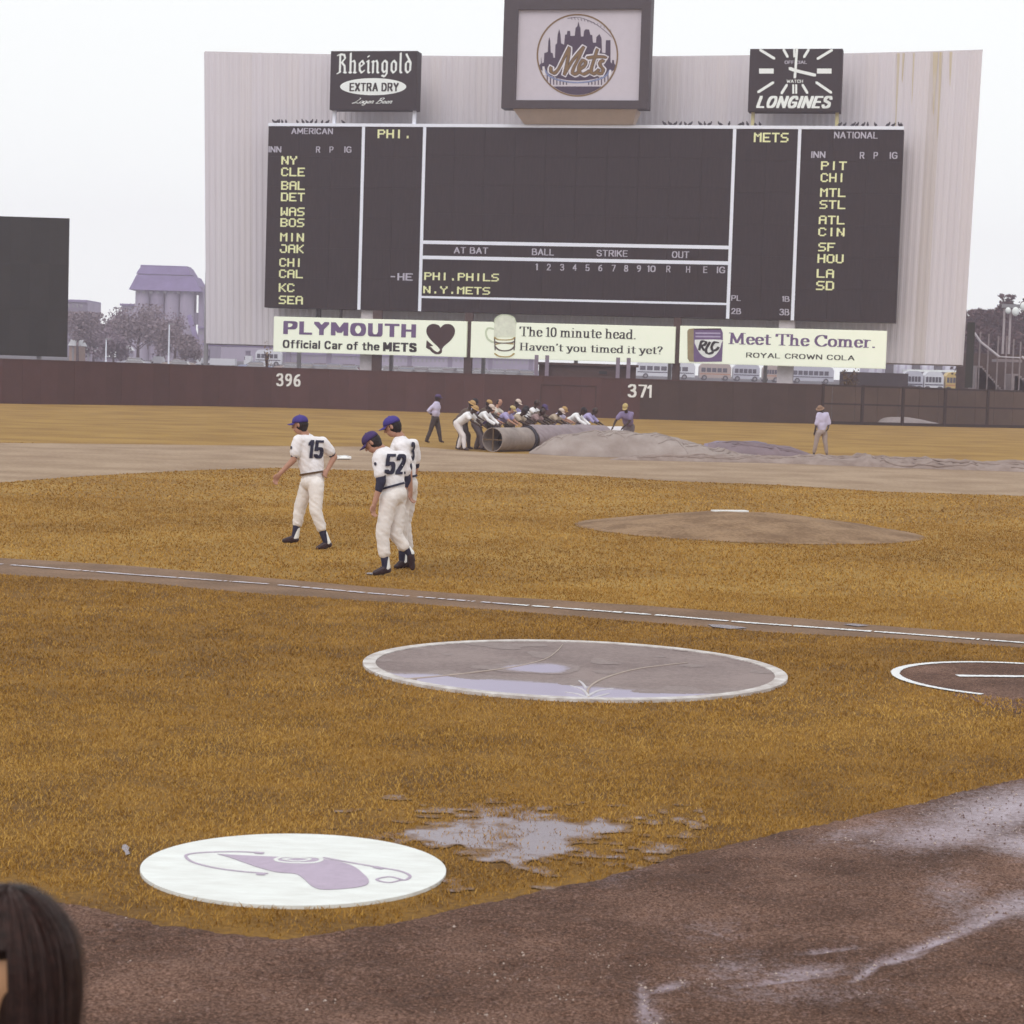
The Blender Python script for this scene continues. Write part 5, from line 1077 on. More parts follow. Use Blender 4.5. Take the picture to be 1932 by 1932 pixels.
a, b_ = AT(1890, 577, 170), AT(1932, 574, 170); obj('crossbar', MB().box(((a.x+b_.x)/2, 169.9, a.z), (b_.x-a.x, .25, .3)), M['steel'], tl)
for x, y, s_ in ((1902,586,.22),(1916,588,.30),(1932,578,.3)):
    c_ = AT(x, y, 169.6); obj('floodlight', MB().ell(c_, (s_,.18,s_*1.25), None, 12, 8), whs, tl, True)
# buses, vans, cars
glass = mat('dark_glass', (.03,.03,.045), .15, .1, spec=.6); tyre = mat('tyre', (.015,.015,.015), .9)
def wheels(t, x0, x1, yf, yb, z, r_):
    for x in (x0, x1):
        for y in (yf, yb): w_ = obj('wheel', MB().tube([(x, y-.12, z+r_), (x, y+.12, z+r_)], r_, 14), tyre, t); obj('hub', MB().tube([(x, y-.14, z+r_), (x, y-.125, z+r_)], r_*.5, 10), M['steel'], w_)
def bus(x0, x1, yt, Y, col, label, stripe=None, nw=7, hgt=3.05):
    a, b_ = AT(x0, yt, Y), AT(x1, yt, Y); zt_ = a.z; g = terr(Y); zb_ = max(g, zt_-hgt); L_ = b_.x-a.x; D_ = 2.5; t = thing('bus', label, 'bus', ((a.x+b_.x)/2, Y+D_/2, zb_), 'buses parked beyond the wall'); t.location.z = zb_
    mb = MB(); pr = [(0,.45),(0,hgt*.8),(.35,hgt-.12),(.8,hgt),(L_-.8,hgt),(L_-.3,hgt-.12),(L_,hgt*.78),(L_,.45)]
    mb.prism([(a.x+p[0], Y, zb_+p[1]) for p in pr], (0, D_, 0)); obj('body', mb, col, t)
    for i in range(nw):
        u0 = .06+.84*i/nw; u1 = .06+.84*(i+.8)/nw; obj('window', MB().box((a.x+L_*(u0+u1)/2, Y-.03, zb_+hgt*.62), (L_*(u1-u0), .05, hgt*.25)), glass, t)
    obj('stripe', MB().box((a.x+L_/2, Y-.02, zb_+hgt*.38), (L_*.96, .04, .16)), stripe or M['navy'], t); wheels(t, a.x+L_*.16, a.x+L_*.82, Y+.05, Y+D_-.05, zb_, .48); return t
wb = mat('white_bus', (.66,.66,.72), .35, .03); sv = mat('silver_bus', (.48,.48,.56), .3, .05); tn = mat('tan_bus', (.42,.33,.30), .4, .05); yb_ = mat('yellow_bus', (.55,.38,.10), .4, .05); orst = mat('orange_stripe', (.45,.18,.06))
for x0, x1, yt, col, lb, st in ((1201,1312,688,wb,'long white bus right above the 371 mark',None),(1320,1380,693,tn,'tan bus between the white bus and the silver bus',orst),(1384,1434,692,sv,'silver bus with dark windows left of the right pale column',None),(1492,1574,694,sv,'long silver bus right of the right pale column',None),(1440,1470,693,tn,'short tan bus beside the right pale column',orst),(1706,1742,709.5,sv,'small grey bus under the long white canopy',None),(1745,1781,709,wb,'white bus with dark windows under the canopy',None),(1785,1819,711,yb_,'yellow bus at the right end of the canopy',orst),(482,530,671,wb,'small white bus under the left sign corner',None)):
    bus(x0, x1, yt, 380 if yt < 700 or x0 < 700 else 300, col, lb, st, 7 if x1-x0 > 60 else 5)
for x0, x1, yt, lb in ((286,307,672,'white box van left of the second lamp pole base'),(367,380,674,'small white van at the conveyor foot'),(386,444,675.5,'long white trailer truck left of the sapling'),(460,474,671,'white van right of the sapling')):
    Y = 320; a, b_ = AT(x0, yt, Y), AT(x1, yt, Y); zt_ = a.z; g = terr(Y); zb_ = g; L_ = b_.x-a.x; t = thing('van', lb, 'van', ((a.x+b_.x)/2, Y+1, zb_), 'white vans beyond the wall')
    obj('box_body', MB().box((a.x+L_*.58, Y+1.1, (zb_+.6+zt_)/2), (L_*.82, 2.2, zt_-zb_-.6)), wb, t); obj('cab', MB().prism([(a.x+L_*.165, Y+.1, zb_+.5),(a.x+L_*.165, Y+.1, zt_-.3),(a.x+L_*.08, Y+.1, zt_-.5),(a.x, Y+.1, zb_+1.3),(a.x, Y+.1, zb_+.5)], (0,2,0)), wb, t)
    obj('cab_window', MB().box((a.x+L_*.11, Y+.06, zb_+1.75), (L_*.07, .06, .5)), glass, t); wheels(t, a.x+L_*.15, a.x+L_*.85, Y+.2, Y+2, zb_, .42)
def car(x, Y, col, label, g=None):
    g = terr(Y); p = AT(x, 700, Y); t = thing('parked_car', label, 'car', (p.x, Y, g), 'cars parked beyond the wall'); X0 = p.x-2.4
    obj('body', MB().prism([(X0+u, Y, g+v) for u, v in ((0,.35),(.05,.8),(.3,.95),(1.3,1.0),(4.0,1.02),(4.75,.9),(4.8,.35))], (0,1.8,0)), col, t)
    obj('cabin', MB().hexa([(X0+1.1,Y+.1,g+.99),(X0+3.9,Y+.1,g+.99),(X0+3.9,Y+1.7,g+.99),(X0+1.1,Y+1.7,g+.99),(X0+1.75,Y+.3,g+1.45),(X0+3.4,Y+.3,g+1.45),(X0+3.4,Y+1.5,g+1.45),(X0+1.75,Y+1.5,g+1.45)]), glass, t)
    obj('roof', MB().box((X0+2.58, Y+.9, g+1.475), (1.7,1.25,.045)), col, t); wheels(t, X0+.95, X0+3.8, Y+.05, Y+1.75, g, .33)
cc_ = [('white',wb),('pale blue',mat('blue_car', (.30,.34,.50), .3)),('silver',sv),('dark maroon',mat('maroon_car', (.12,.04,.05), .3)),('tan',tn)]
slots = [(x, Y) for Y in (262, 300) for x in (250,335,480,548,575,600,626,655,735,765,792,818,846,868,905,935,965,990)]+[(x, 300) for x in (1625,1645,1665,1685,1700)]
ords = {}
for i, (x, Y) in enumerate(slots):
    nm, cm_ = cc_[(i*7+i//3) % 5]; zone = 'left of the sapling' if x < 500 else 'left of the left column' if x < 690 else 'right of the left column' if x < 880 else 'below the mug sign' if x < 1100 else 'by the red bush'
    k = (nm, zone, Y); ords[k] = ords.get(k, 0)+1
    car(x, Y, cm_, f'{nm} car parked in the {"near" if Y < 280 else "far"} row {zone}'+('' if ords[k] == 1 else ', second of them' if ords[k] == 2 else ', third of them'))
# brown shed
a, b_ = AT(1018, 684, 136), AT(1200, 712, 136); t = thing('brown_shed', 'low brown shed with pale posts rising behind the wall gate', 'shed', ((a.x+b_.x)/2, 137, 0)); zs = AT(1100, 690, 136).z
obj('wall', MB().box(((a.x+b_.x)/2, 138, zs/2), (b_.x-a.x, 3.5, zs)), mat('shed_wall', (.075,.045,.04)), t); obj('roof', MB().box(((a.x+b_.x)/2, 138, zs+.08), (b_.x-a.x+.3, 4, .15)), brn, t)
for x in (1012,1032,1166,1186): c_ = AT(x, 690, 135.7); obj('post', MB().box((c_.x, 135.85, (zs+.6)/2), (.25,.2,zs+.6)), mat('shed_post', (.24,.19,.24)), t)
obj('vent', MB().box(((a.x+b_.x)/2+1, 136.2, zs-.4), (.5,.1,.2)), M['black'], t)
# arcade building behind right end with canopy
Y = 330; t = thing('arcade_building', 'pale arcade building with dark pillars below the right end of the backdrop', 'building', (AT(1750, 700, Y).x, Y, terr(Y)))
xa, xb = AT(1640, 690, Y).x, AT(1840, 690, Y).x; zt_ = AT(1740, 676, Y).z; zl_ = AT(1740, 703, Y).z
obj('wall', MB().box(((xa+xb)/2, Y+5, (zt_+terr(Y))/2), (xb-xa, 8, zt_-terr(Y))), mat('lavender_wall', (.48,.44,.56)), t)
obj('canopy', MB().hexa([(AT(1712,700,Y-4).x,Y-4,AT(1712,701,Y-4).z),(xb,Y-4,AT(1835,703,Y-4).z),(xb,Y+.5,AT(1835,703,Y-4).z),(AT(1712,700,Y-4).x,Y+.5,AT(1712,701,Y-4).z)]+[(AT(1712,700,Y-4).x,Y-4,AT(1712,697,Y-4).z),(xb,Y-4,AT(1835,699,Y-4).z),(xb,Y+.5,AT(1835,699,Y-4).z),(AT(1712,700,Y-4).x,Y+.5,AT(1712,697,Y-4).z)]), whs, t)
for x in (1680,1730.5,1772.5,1815): c_ = AT(x, 690, Y-.5); obj('pillar', MB().box((c_.x, Y+.4, (zt_+terr(Y))/2), (1.15,1,zt_-terr(Y)-.02)), mat('dark_pillar', (.08,.07,.08)), t)
for i in range(14):
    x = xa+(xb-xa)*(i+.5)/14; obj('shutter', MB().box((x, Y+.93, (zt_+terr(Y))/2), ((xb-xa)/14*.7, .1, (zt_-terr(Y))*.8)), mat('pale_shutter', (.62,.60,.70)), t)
# dark low wall + stair with pickets, far right
a, b_ = AT(1585, 701, 170), AT(1713, 713, 170); t = tag(obj('low_wall', MB().box(((a.x+b_.x)/2, 170, (a.z+terr(170))/2), (b_.x-a.x, .3, a.z-terr(170))), mat('dark_low_wall', (.07,.055,.06))), 'dark low wall in front of the arcade building', 'wall')
st = thing('access_stair', 'long grey stair with landing, white handrails and tall pickets at far right', 'staircase', (AT(1880, 720, 150).x, 150, 0)); YS = 150; sm = mat('stair_grey', (.30,.25,.26)); wr_ = mat('handrail', (.62,.57,.62))
def rail_px(pts, r_, name, m, Y=YS): obj(name, MB().tube([AT(x, y, Y) for x, y in pts], r_, 6), m, st)
rail_px([(1836,625),(1850,645),(1885,673)], .09, 'handrail', wr_); rail_px([(1885,673),(1925,675)], .05, 'handrail', wr_); rail_px([(1928,673),(1952,688),(1988,712)], .09, 'handrail', wr_)
rail_px([(1829,625),(1829,612)], .2, 'post', pm)
q = MB()
zlow = FH+.1
pk = [(1836,618,YS+.4),(1850,626,YS+.4),(1866,630,YS+.4),(1884,634,YS+.4),(1900,634,YS+.4),(1913,640,YS+.4),(1926,645,YS+.4),(1940,650,YS+.4),(1960,660,YS+.4)]
for x, y, Y in pk: p = AT(x, y, Y); obj('picket', MB().tube([(p.x, Y, 0), (p.x, Y, p.z)], .06, 5), sm, st)
steps = [(1834,668),(1860,730)]
for k in range(12):
    a = AT(1836+k*3.4, 690+k*4.0, YS+1); obj('step', MB().box((a.x+.3, YS+1.5, a.z/2), (.5,2.2,max(.3, a.z))), sm, st)
for k in range(8):
    a = AT(1905+k*4.5, 705+k*4.0, YS+1); obj('step', MB().box((a.x+.3, YS+1.5, max(.3,a.z)/2), (.5,2.2,max(.3, a.z))), sm, st)
a, b_ = AT(1880, 676, YS+2.5), AT(1925, 690, YS+2.5); obj('landing', MB().box(((a.x+b_.x)/2, YS+3, a.z-.15), (b_.x-a.x, 2, .2)), sm, st)
obj('screen_wall', MB().box((AT(1900,690,YS+6).x, YS+6, AT(1900,668,YS+6).z/2), (7.5, .2, AT(1900,668,YS+6).z)), mat('dim_screen_wall', (.11,.075,.07), .9, .2, 1), st)
# ================================================================== TARPAULIN AND ROLLER
ra = Vector((.52, .854, 0)); rn_ = Vector((-.854, .52, 0)); rg = G(928.5, 852.5); Rr = .375; rc = Vector((rg.x, rg.y, Rr))
tp = thing('tarp_roller', 'huge open ended roller tube with grey tarpaulin wound round it', 'tarp roller', rg)
def pipe(c0, c1, ro, ri, n=40):
    d = (c1-c0).normalized(); a = d.cross(UZ).normalized(); b_ = a.cross(d); mb = MB(); V = []
    for c_, r_ in ((c0,ro),(c1,ro),(c1,ri),(c0,ri)): V += [c_+(a*math.cos(2*math.pi*k/n)+b_*math.sin(2*math.pi*k/n))*r_ for k in range(n)]
    return mb.add(V, [(j*n+k, j*n+(k+1) % n, ((j+1) % 4)*n+(k+1) % n, ((j+1) % 4)*n+k) for j in range(4) for k in range(n)])
tube_m = mat('dirty_tube', (.30,.245,.225), .7, .3, 2.2, .1, 12); tarp_m = mat('grey_tarp', (.28,.225,.245), .75, .15, 1.6, .35, 9); tarp_l = mat('light_tarp', (.66,.62,.66), .7, .06, 2, .2, 9)
obj('tube', pipe(rc, rc+ra*8.3, Rr, Rr-.02), tube_m, tp, True).data.shade_flat()
for a_, z in ((rn_, 0), (UZ, 0)): 
    v = a_.normalized(); obj('spoke', MB().box(rc+ra*.04, (Rr*2-.05, .03, .035), (v, ra, v.cross(ra))), mat('rusty_spoke', (.14,.09,.05)), tp)
obj('back_plate', MB().tube([rc+ra*.9, rc+ra*.95], Rr-.025, 32), M['black'], tp)
obj('strap', pipe(rc+ra*1.95, rc+ra*2.08, Rr+.045, Rr+.002), mat('dark_strap', (.05,.045,.06)), tp)
V = []; Fc = []; nA, nC = 90, 48; la, lb_ = 2.10, 7.0
for i in range(nA+1):
    u = i/nA; c_ = rc+ra*(la+(lb_-la)*u)
    for k in range(nC):
        th = 2*math.pi*k/nC; v = rn_*math.cos(th)+UZ*math.sin(th); r_ = Rr+.05+.04*noise.noise(Vector((u*9+math.cos(th)*1.2, math.cos(th)*1.5, 4+math.sin(th))))+.03*(1-2*abs(noise.noise(Vector((u*22+math.sin(th)*2, math.cos(th)*2, 1))))); r_ = max(r_, Rr+.01) - (.035*max(0, u-.8)/.2)
        p = c_+v*r_; p.z = max(p.z, .008); V.append(p)
for i in range(nA):
    for k in range(nC): Fc.append((i*nC+k, i*nC+(k+1) % nC, (i+1)*nC+(k+1) % nC, (i+1)*nC+k))
obj('wound_tarp', MB().add(V, Fc), tarp_m, tp, True); obj('bare_end', pipe(rc+ra*7.05, rc+ra*8.25, Rr+.012, Rr+.001), tarp_l, tp)
def heap(name, label, cols, m, wr_=.10, nK=40, seed=0, sk=1., folds=0, span=.16, lengthwise=False, fr=1.0):
    """cols: (px, base py, top py, depth m) - a draped ridge following those stations"""
    C = [cols[0]]; K = 190; A = np.array(cols, float); xs_ = np.linspace(A[0,0], A[-1,0], K); V = []; Fc = []
    for i, x in enumerate(xs_):
        yb2, yt2, dp = (np.interp(x, A[:,0], A[:,j]) for j in (1,2,3)); g = G(x, yb2)
        zt2 = max(.005, AT(x, yt2, g.y+dp*.45).z)
        for k in range(nK):
            s_ = k/(nK-1); prof = math.sin(math.pi*min(1, s_*1.02))**.62 if 0 < s_ < 1 else 0
            yy = g.y+dp*s_; n1_ = noise.noise(Vector((x*.022+seed, s_*2.2, 0))); w1 = noise.noise(Vector((x*.011, s_*.9, seed+9)))*2.2; a1 = x*.042+s_*2.6+w1; pl_ = (.5+.5*math.sin(x*.085+s_*7.5+w1*3.2+1.4*noise.noise(Vector((x*.04, s_*3, seed)))))**2.2*(.35+noise.noise(Vector((x*.018+4, s_*1.3, seed+2)))); pl2 = (.5+.5*math.sin(x*.31-s_*9+w1*5))**3*.35*(.4+noise.noise(Vector((x*.05, s_*2, seed+5)))); b1 = x*.008-s_*.5; n2_ = 1-3.2*abs(noise.noise(Vector((a1+seed, b1, 5)))); n3_ = 1-3*abs(noise.noise(Vector((a1*3.1, b1*2.5+s_, seed))))
            z = zt2*prof*(1+wr_*.45*n1_)+(wr_*.12*n2_+wr_*.05*n3_+wr_*.85*(1.0*pl_+1.1*pl2))*min(1, prof*1.5)*min(1, zt2*4)*sk
            V.append((g.x*(yy/g.y), yy+.05*n1_, max(.0, z)+.012 if 0 < k < nK-1 else .006))
    for i in range(K-1):
        for k in range(nK-1): a = i*nK+k; Fc.append((a, a+nK, a+nK+1, a+1))
    o_ = tag(obj(name, MB().add(V, Fc), m, None, True), label, 'tarpaulin'); rf = random.Random(seed)
    for q_ in range(folds):
        i0 = rf.uniform(.02, .85)*K; di = rf.uniform(.6, 1.5)*span*K; s0_, s1_ = (rf.uniform(.05, .4), rf.uniform(.55, .95)) if not lengthwise else (rf.uniform(.1, .9),)*2; P_ = []; bend_ = rf.uniform(-.12, .12)
        for k in range(13):
            u = k/12; ii = i0+di*u; ss = min(.97, max(.03, (s0_+(s1_-s0_)*u if q_ % 3 else s1_+(s0_-s1_)*u)+bend_*math.sin(u*3.1)+.02*math.sin(u*9+q_)))
            if ii >= K-2: break
            a_, b_2 = int(ii), int(ss*(nK-1)); P_.append(Vector(V[a_*nK+b_2])+Vector((0,0,.004)))
        if len(P_) > 4:
            rr_ = rf.uniform(.018, .042)*fr; obj('fold', MB().tube(P_, [rr_*(.25+.75*math.sin(math.pi*k/(len(P_)-1))**.6) for k in range(len(P_))], 7), m, o_, True)
    return o_
heap('tarpaulin', 'large crumpled grey tarpaulin heap lying against the roller', [(998,856,854,.4),(1015,857,843,1.2),(1040,859,829,2.0),(1075,861,821,2.6),(1110,862,817.5,3),(1150,863,816,3.2),(1190,864,817,3.2),(1230,865,822,3),(1270,866,829,2.8),(1310,868,840,2.4),(1345,869,850,2),(1385,870,857,1.5),(1430,871,862,1.2),(1470,872,866,.8)], mat('heap_tarp', (.25,.195,.175), .8, .12, 1.2, .5, 6, col2=(.36,.30,.28)), .10, 44, 3, folds=30, span=.15)
heap('tarpaulin', 'thick folded tarpaulin roll behind the heap, ending at the groundsman with hat', [(1335,858,838,1.2),(1360,859,836,1.6),(1400,861,837,1.8),(1440,862,840,1.5),(1480,864,846,1.2),(1515,866,856,.9),(1548,867.5,865,.4)], mat('fold_tarp', (.20,.15,.17), .8, .15, 1.3, .4, 7), .07, 34, 8, folds=8, span=.6, lengthwise=True, fr=1.4)
heap('tarpaulin', 'purplish flap of tarpaulin lying over the back fold', [(1328,850,838,.5),(1350,852,834.5,.8),(1390,854,834,.9),(1430,852,836,.8),(1462,850,841,.4)], mat('flap_tarp', (.24,.20,.28), .7, .1, 2, .3, 7), .04, 18, 11, folds=4, span=.5, lengthwise=True)
heap('tarpaulin', 'long flat strip of bunched tarpaulin running off to the right', [(1150,868,867.8,.08),(1180,868.5,863,.5),(1250,870,862,.9),(1330,872,862,1.2),(1400,873,862,1.4),(1480,875,863,1.6),(1560,878,864,1.8),(1640,881,865,2),(1700,883.5,867.5,2),(1780,886,872,1.9),(1850,888,875,1.8),(1932,891,876.5,1.8),(2050,896,880,1.8)], mat('strip_tarp', (.20,.145,.125), .85, .18, 1.8, .5, 7, col2=(.34,.27,.245)), .11, 34, 17, 1.9, folds=34, span=.14, lengthwise=True, fr=1.5)
# ================================================================== PEOPLE
def frame(base_px, k, org, kx):   # returns conv: crop px -> world, with base on the ground
    g = G(*base_px); sc_ = g.y/F/k     # metres per crop px
    def cv_(x, y, dep=0):
        u, v = (x-org[0])*sc_, (org[1]-y)*sc_; z = v*cr+u*(-sr)*0; X = g.x+u*cr - v*sr*1.0
        f_ = 1+dep/g.y; return Vector(((X)*f_, g.y+dep, max(.0, H+(z-H)*f_)))
    return g, cv_
NV = dict(shirt=M['jersey'], pants=M['pants'], sock=True, hat=M['blue'], cuff=.42, sleeve=.62)
def mkJ(cv_, d): return {k: cv_(*v) for k, v in d.items()}
g, cv_ = frame((593,1035), 5.455, (600,1500), 0)
J = mkJ(cv_, dict(head=(462,228,0), neck=(515,330,.02), shL=(440,392,-.12), elL=(392,590,-.16), wrL=(252,735,-.2), haL=(212,795,-.2), shR=(690,405,.12), elR=(812,545,.2), wrR=(735,690,.08), haR=(700,760,-.02),
 pelvis=(588,800,0), hipL=(625,840,-.07), knL=(618,1120,-.12), anL=(728,1440,-.07), toL=(640,1492,-.1), hipR=(535,850,.07), knR=(452,1085,.12), anR=(398,1392,.1), toR=(290,1428,.14)))
p15, ax15 = person(g, J, (-.92,.22,-.12), 'baseball player number 15 in white uniform walking left with one hand on hip', 'players walking across the infield', .0085, dict(NV, belt=M['leather'], under=.75, cuff=.5))
sh = [c for c in p15.children if c.name.startswith('shirt')][0]
num_on(p15, sh, cv_(634,475,-.1), (Vector((1,0,-.03)), Vector((.06,0,1))), Vector((0,1,0)), '15', .205, M['navy'])
def patch_on(root, c_, dv, r_=.035):
    sh_ = [c for c in root.children if c.name.startswith('shirt')][0]; o_ = wloc(root); bv = BVHTree.FromPolygons([v.co.copy() for v in sh_.data.vertices], [tuple(p.vertices) for p in sh_.data.polygons]); P_ = []
    for k in range(14):
        a_ = 2*math.pi*k/14; h_ = bv.ray_cast(c_+Vector((math.cos(a_)*r_, 0, math.sin(a_)*r_))-dv*.5-o_, dv)
        if h_[0] is None: return
        P_.append(h_[0]+o_-dv*.012)
    obj('sleeve_patch', MB().add(P_, [tuple(range(14))]), M['navy'], root)
patch_on(p15, cv_(392,462,-.1), Vector((.25,.97,0)), .022)
g, cv_ = frame((733,1085.4), 5.455, (1364,1775), 0)
J = mkJ(cv_, dict(head=(1203,408,0), neck=(1300,480,.02), shL=(1278,570,-.15), elL=(1290,815,-.2), wrL=(1222,1035,-.22), haL=(1208,1110,-.22), shR=(1508,552,.15), elR=(1552,780,.2), wrR=(1500,960,.12), haR=(1480,1030,.06),
 pelvis=(1425,940,0), hipL=(1372,985,-.08), knL=(1305,1345,-.1), anL=(1335,1700,-.08), toL=(1225,1755,-.1), hipR=(1455,985,.06), knR=(1440,1350,.05), anR=(1588,1548,.10), toR=(1612,1690,.10)))
p52, ax52 = person(g, J, (-.72,.1,-.62), 'baseball player number 52 in white uniform and navy undershirt walking with head bowed', 'players walking across the infield', .0085, dict(NV, under=1.35, hat=mat('faded_cap', (.055,.032,.12)), cuff=.55))
sh = [c for c in p52.children if c.name.startswith('shirt')][0]
num_on(p52, sh, cv_(1452,625,-.1), (Vector((1,0,-.03)), Vector((.06,0,1))), Vector((0,1,0)), '52', .20, M['navy'])
patch_on(p52, cv_(1262,622,-.1), Vector((.2,.98,0)), .02)
g, cv_ = frame((764,1074), 5.455, (1530,1718), 0)
J = mkJ(cv_, dict(head=(1408,250,0), neck=(1485,355,.02), shL=(1490,455,-.14), elL=(1572,690,-.16), wrL=(1590,900,-.16), haL=(1592,985,-.16), shR=(1615,430,.14), elR=(1640,660,.22), wrR=(1600,850,.2), haR=(1590,920,.2),
 pelvis=(1545,850,.02), hipL=(1510,880,-.05), knL=(1500,1240,-.04), anL=(1505,1640,0), toL=(1440,1695,-.03), hipR=(1575,880,.08), knR=(1530,1240,.12), anR=(1578,1640,.12), toR=(1520,1700,.15)))
p3, ax3 = person(g, J, (-.85,.15,-.38), 'tall baseball player in white uniform half hidden behind number 52', 'players walking across the infield', .0085, dict(NV, under=.9, cuff=.6))
sh = [c for c in p3.children if c.name.startswith('shirt')][0]
num_on(p3, sh, cv_(1655,500,-.1), (Vector((1,0,-.03)), Vector((.06,0,1))), Vector((-.5,.86,0)), '3', .19, M['navy'])
# ground crew
def cloth(n, c): return mat(n, c, .85, .1, 6, .2, 20)
SH = dict(white=cloth('white_shirt', (.80,.78,.80)), lav=cloth('lavender_shirt', (.36,.31,.52)), purple=cloth('purple_shirt', (.16,.11,.28)), tan=cloth('tan_shirt', (.42,.33,.25)), pink=cloth('rose_shirt', (.30,.20,.20)), brown=cloth('brown_shirt', (.12,.085,.07)), cream=cloth('cream_shirt', (.62,.56,.50)), pale=cloth('pale_violet_shirt', (.55,.50,.68)))
PT = dict(white=cloth('white_work_trousers', (.66,.60,.60)), dark=cloth('dark_work_trousers', (.06,.045,.045)), khaki=cloth('khaki_trousers', (.33,.26,.24)), grey=cloth('grey_trousers', (.15,.12,.13)))
HT = dict(tan=mat('tan_hat', (.42,.26,.11)), pale=mat('pale_hat', (.60,.48,.42)), yellow=mat('yellow_hat', (.48,.36,.16)), dark=mat('dark_hat', (.03,.025,.03)), purple=mat('purple_hat', (.09,.06,.15)))
g, cv_ = frame((817,837), 4.286, (190,475), 0)
J = mkJ(cv_, dict(head=(232,105,0), neck=(222,138,0), shL=(212,152,-.12), elL=(150,212,-.2), wrL=(176,240,-.1), haL=(190,240,-.05), shR=(228,152,.14), elR=(236,205,.2), wrR=(222,240,.2), haR=(220,262,.2), pelvis=(208,268,0), hipL=(200,275,-.08), knL=(170,372,-.08), anL=(137,450,-.08), toL=(158,464,-.08), hipR=(216,275,.08), knR=(238,370,.08), anR=(250,448,.08), toR=(275,460,.08)))
person(g, J, (1,.1,-.05), 'groundsman in pale shirt striding alone left of the tarp crew with hand on hip', 'ground crew', .024, dict(shirt=SH['pale'], pants=PT['dark'], hat=HT['purple'], sleeve=1.5, cuff=.95), 'dskin')
g, cv_ = frame((1548,862), 6.222*0+9.66*1.5528, (535,1650), 0)
J = mkJ(cv_, dict(head=(512,300,0), neck=(560,400,0), shL=(470,450,-.1), elL=(420,720,-.1), wrL=(360,960,-.12), haL=(325,1090,-.12), shR=(700,440,.1), elR=(765,700,.1), wrR=(735,860,.0), haR=(700,900,-.05), pelvis=(560,930,0), hipL=(470,960,-.08), knL=(410,1230,-.1), anL=(350,1560,-.08), toL=(320,1620,-.2), hipR=(640,960,.08), knR=(665,1250,0), anR=(715,1580,.0), toR=(735,1640,-.14)))
person(g, J, (-.45,-.8,-.45), 'groundsman in pale shirt and khaki trousers standing alone by the end of the tarp', 'ground crew', .024, dict(shirt=SH['pale'], pants=PT['khaki'], hat=mat('brown_hat', (.25,.15,.10)), sleeve=1.0, cuff=.85), 'dskin', 'hat')
def bent(base, f, lean, reach, h=1.75, crouch=.1, spread=.2, twist=0):
    f = Vector(f).normalized(); s_ = Vector((f.y, -f.x, 0)); k = h/1.75; up = (UZ*math.cos(lean)+f*math.sin(lean)); b_ = Vector(base)
    pv = b_+UZ*(.93-crouch)*k-f*.18*math.sin(lean); nk = pv+up*.55*k; hd = nk+(up*.75+f*.5*0+UZ*.2).normalized()*.20
    J = dict(pelvis=pv, neck=nk, head=hd)
    for S, q_ in (('L', -1), ('R', 1)):
        J['sh'+S] = nk-up*.06+s_*q_*.18; J['ha'+S] = Vector(reach)+s_*q_*.16; d = J['ha'+S]-J['sh'+S]; L_ = min(d.length, .62); wr2 = J['sh'+S]+d.normalized()*(L_-.10)
        J['wr'+S] = wr2; J['el'+S] = J['sh'+S].lerp(wr2, .52)-f*.03+s_*q_*.06-UZ*.02; J['ha'+S] = J['sh'+S]+d.normalized()*L_
        J['hip'+S] = pv-UZ*.03+s_*q_*.09; ft = b_+s_*q_*.12+f*q_*spread; J['an'+S] = ft+UZ*.08; J['kn'+S] = (J['hip'+S]+J['an'+S])/2+f*(.06+crouch*.6); J['to'+S] = ft+f*.14+UZ*.035
    return J
crew = [(1.0,1.25,'pale','dark','dark','cap','groundsman in pale shirt behind the pale cap man','dskin',1.74,.55,.6),
 (1.65,1.15,'brown','grey','tan','cap','groundsman in brown shirt and tan cap in the back row','dskin',1.72,.6,.6),
 (2.4,1.2,'cream','dark',None,None,'bareheaded groundsman in cream shirt in the back row','skin',1.74,.55,.6),
 (3.55,1.2,'lav','dark','pale','cap','groundsman in lavender shirt and pale cap in the back row','dskin',1.74,.55,.5),
 (4.85,1.25,'white','grey',None,None,'bareheaded groundsman in white shirt in the back row','dskin',1.74,.55,.5),
 (-.22,.62,'white','white','tan','hat','stooping groundsman all in white with tan hat at the open roller end','dskin',1.72,.95,.5),
 (.22,.95,'brown','dark','tan','hat','groundsman in brown behind the all white one, tan brimmed hat','dskin',1.78,.75,.5),
 (.75,.60,'white','grey','pale','cap','groundsman in white long sleeved shirt and pale cap leaning on the roller','dskin',1.7,.85,1.9),
 (1.25,.85,'purple','dark',None,None,'bareheaded groundsman in purple shirt beside the pale cap man','skin',1.62,.85,.5),
 (2.0,.60,'lav','grey','yellow','cap','groundsman in lavender shirt with yellow cap pushing the roller','skin',1.68,.9,.6),
 (2.75,.60,'tan','dark','dark','cap','groundsman in tan shirt and dark cap, arms straight to the roller','dskin',1.62,.95,.6),
 (3.3,.85,'white','grey','dark','cap','groundsman in white shirt showing between tan and rose shirts','dskin',1.64,.85,.5),
 (3.9,.60,'pink','dark',None,None,'bareheaded groundsman in rose shirt at mid roller','dskin',1.62,.95,.5),
 (4.5,.85,'brown','dark','purple','cap','groundsman in dark brown shirt with purple cap at mid roller','dskin',1.68,.8,.6),
 (5.1,.60,'tan','khaki','pale','cap','groundsman in tan shirt with pale cap, right of mid roller','dskin',1.62,.95,.5),
 (5.8,.85,'pale','grey','tan','cap','groundsman in pale violet shirt half hidden beside the bright white shirt','skin',1.62,.85,.5),
 (6.5,.58,'white','grey','dark','cap','groundsman in bright white shirt bending low near the far roller end','dskin',1.72,1.0,1.9),
 (7.4,.60,'lav','dark',None,None,'bareheaded groundsman in lavender shirt, last one at the roller','dskin',1.68,.95,1.2)]
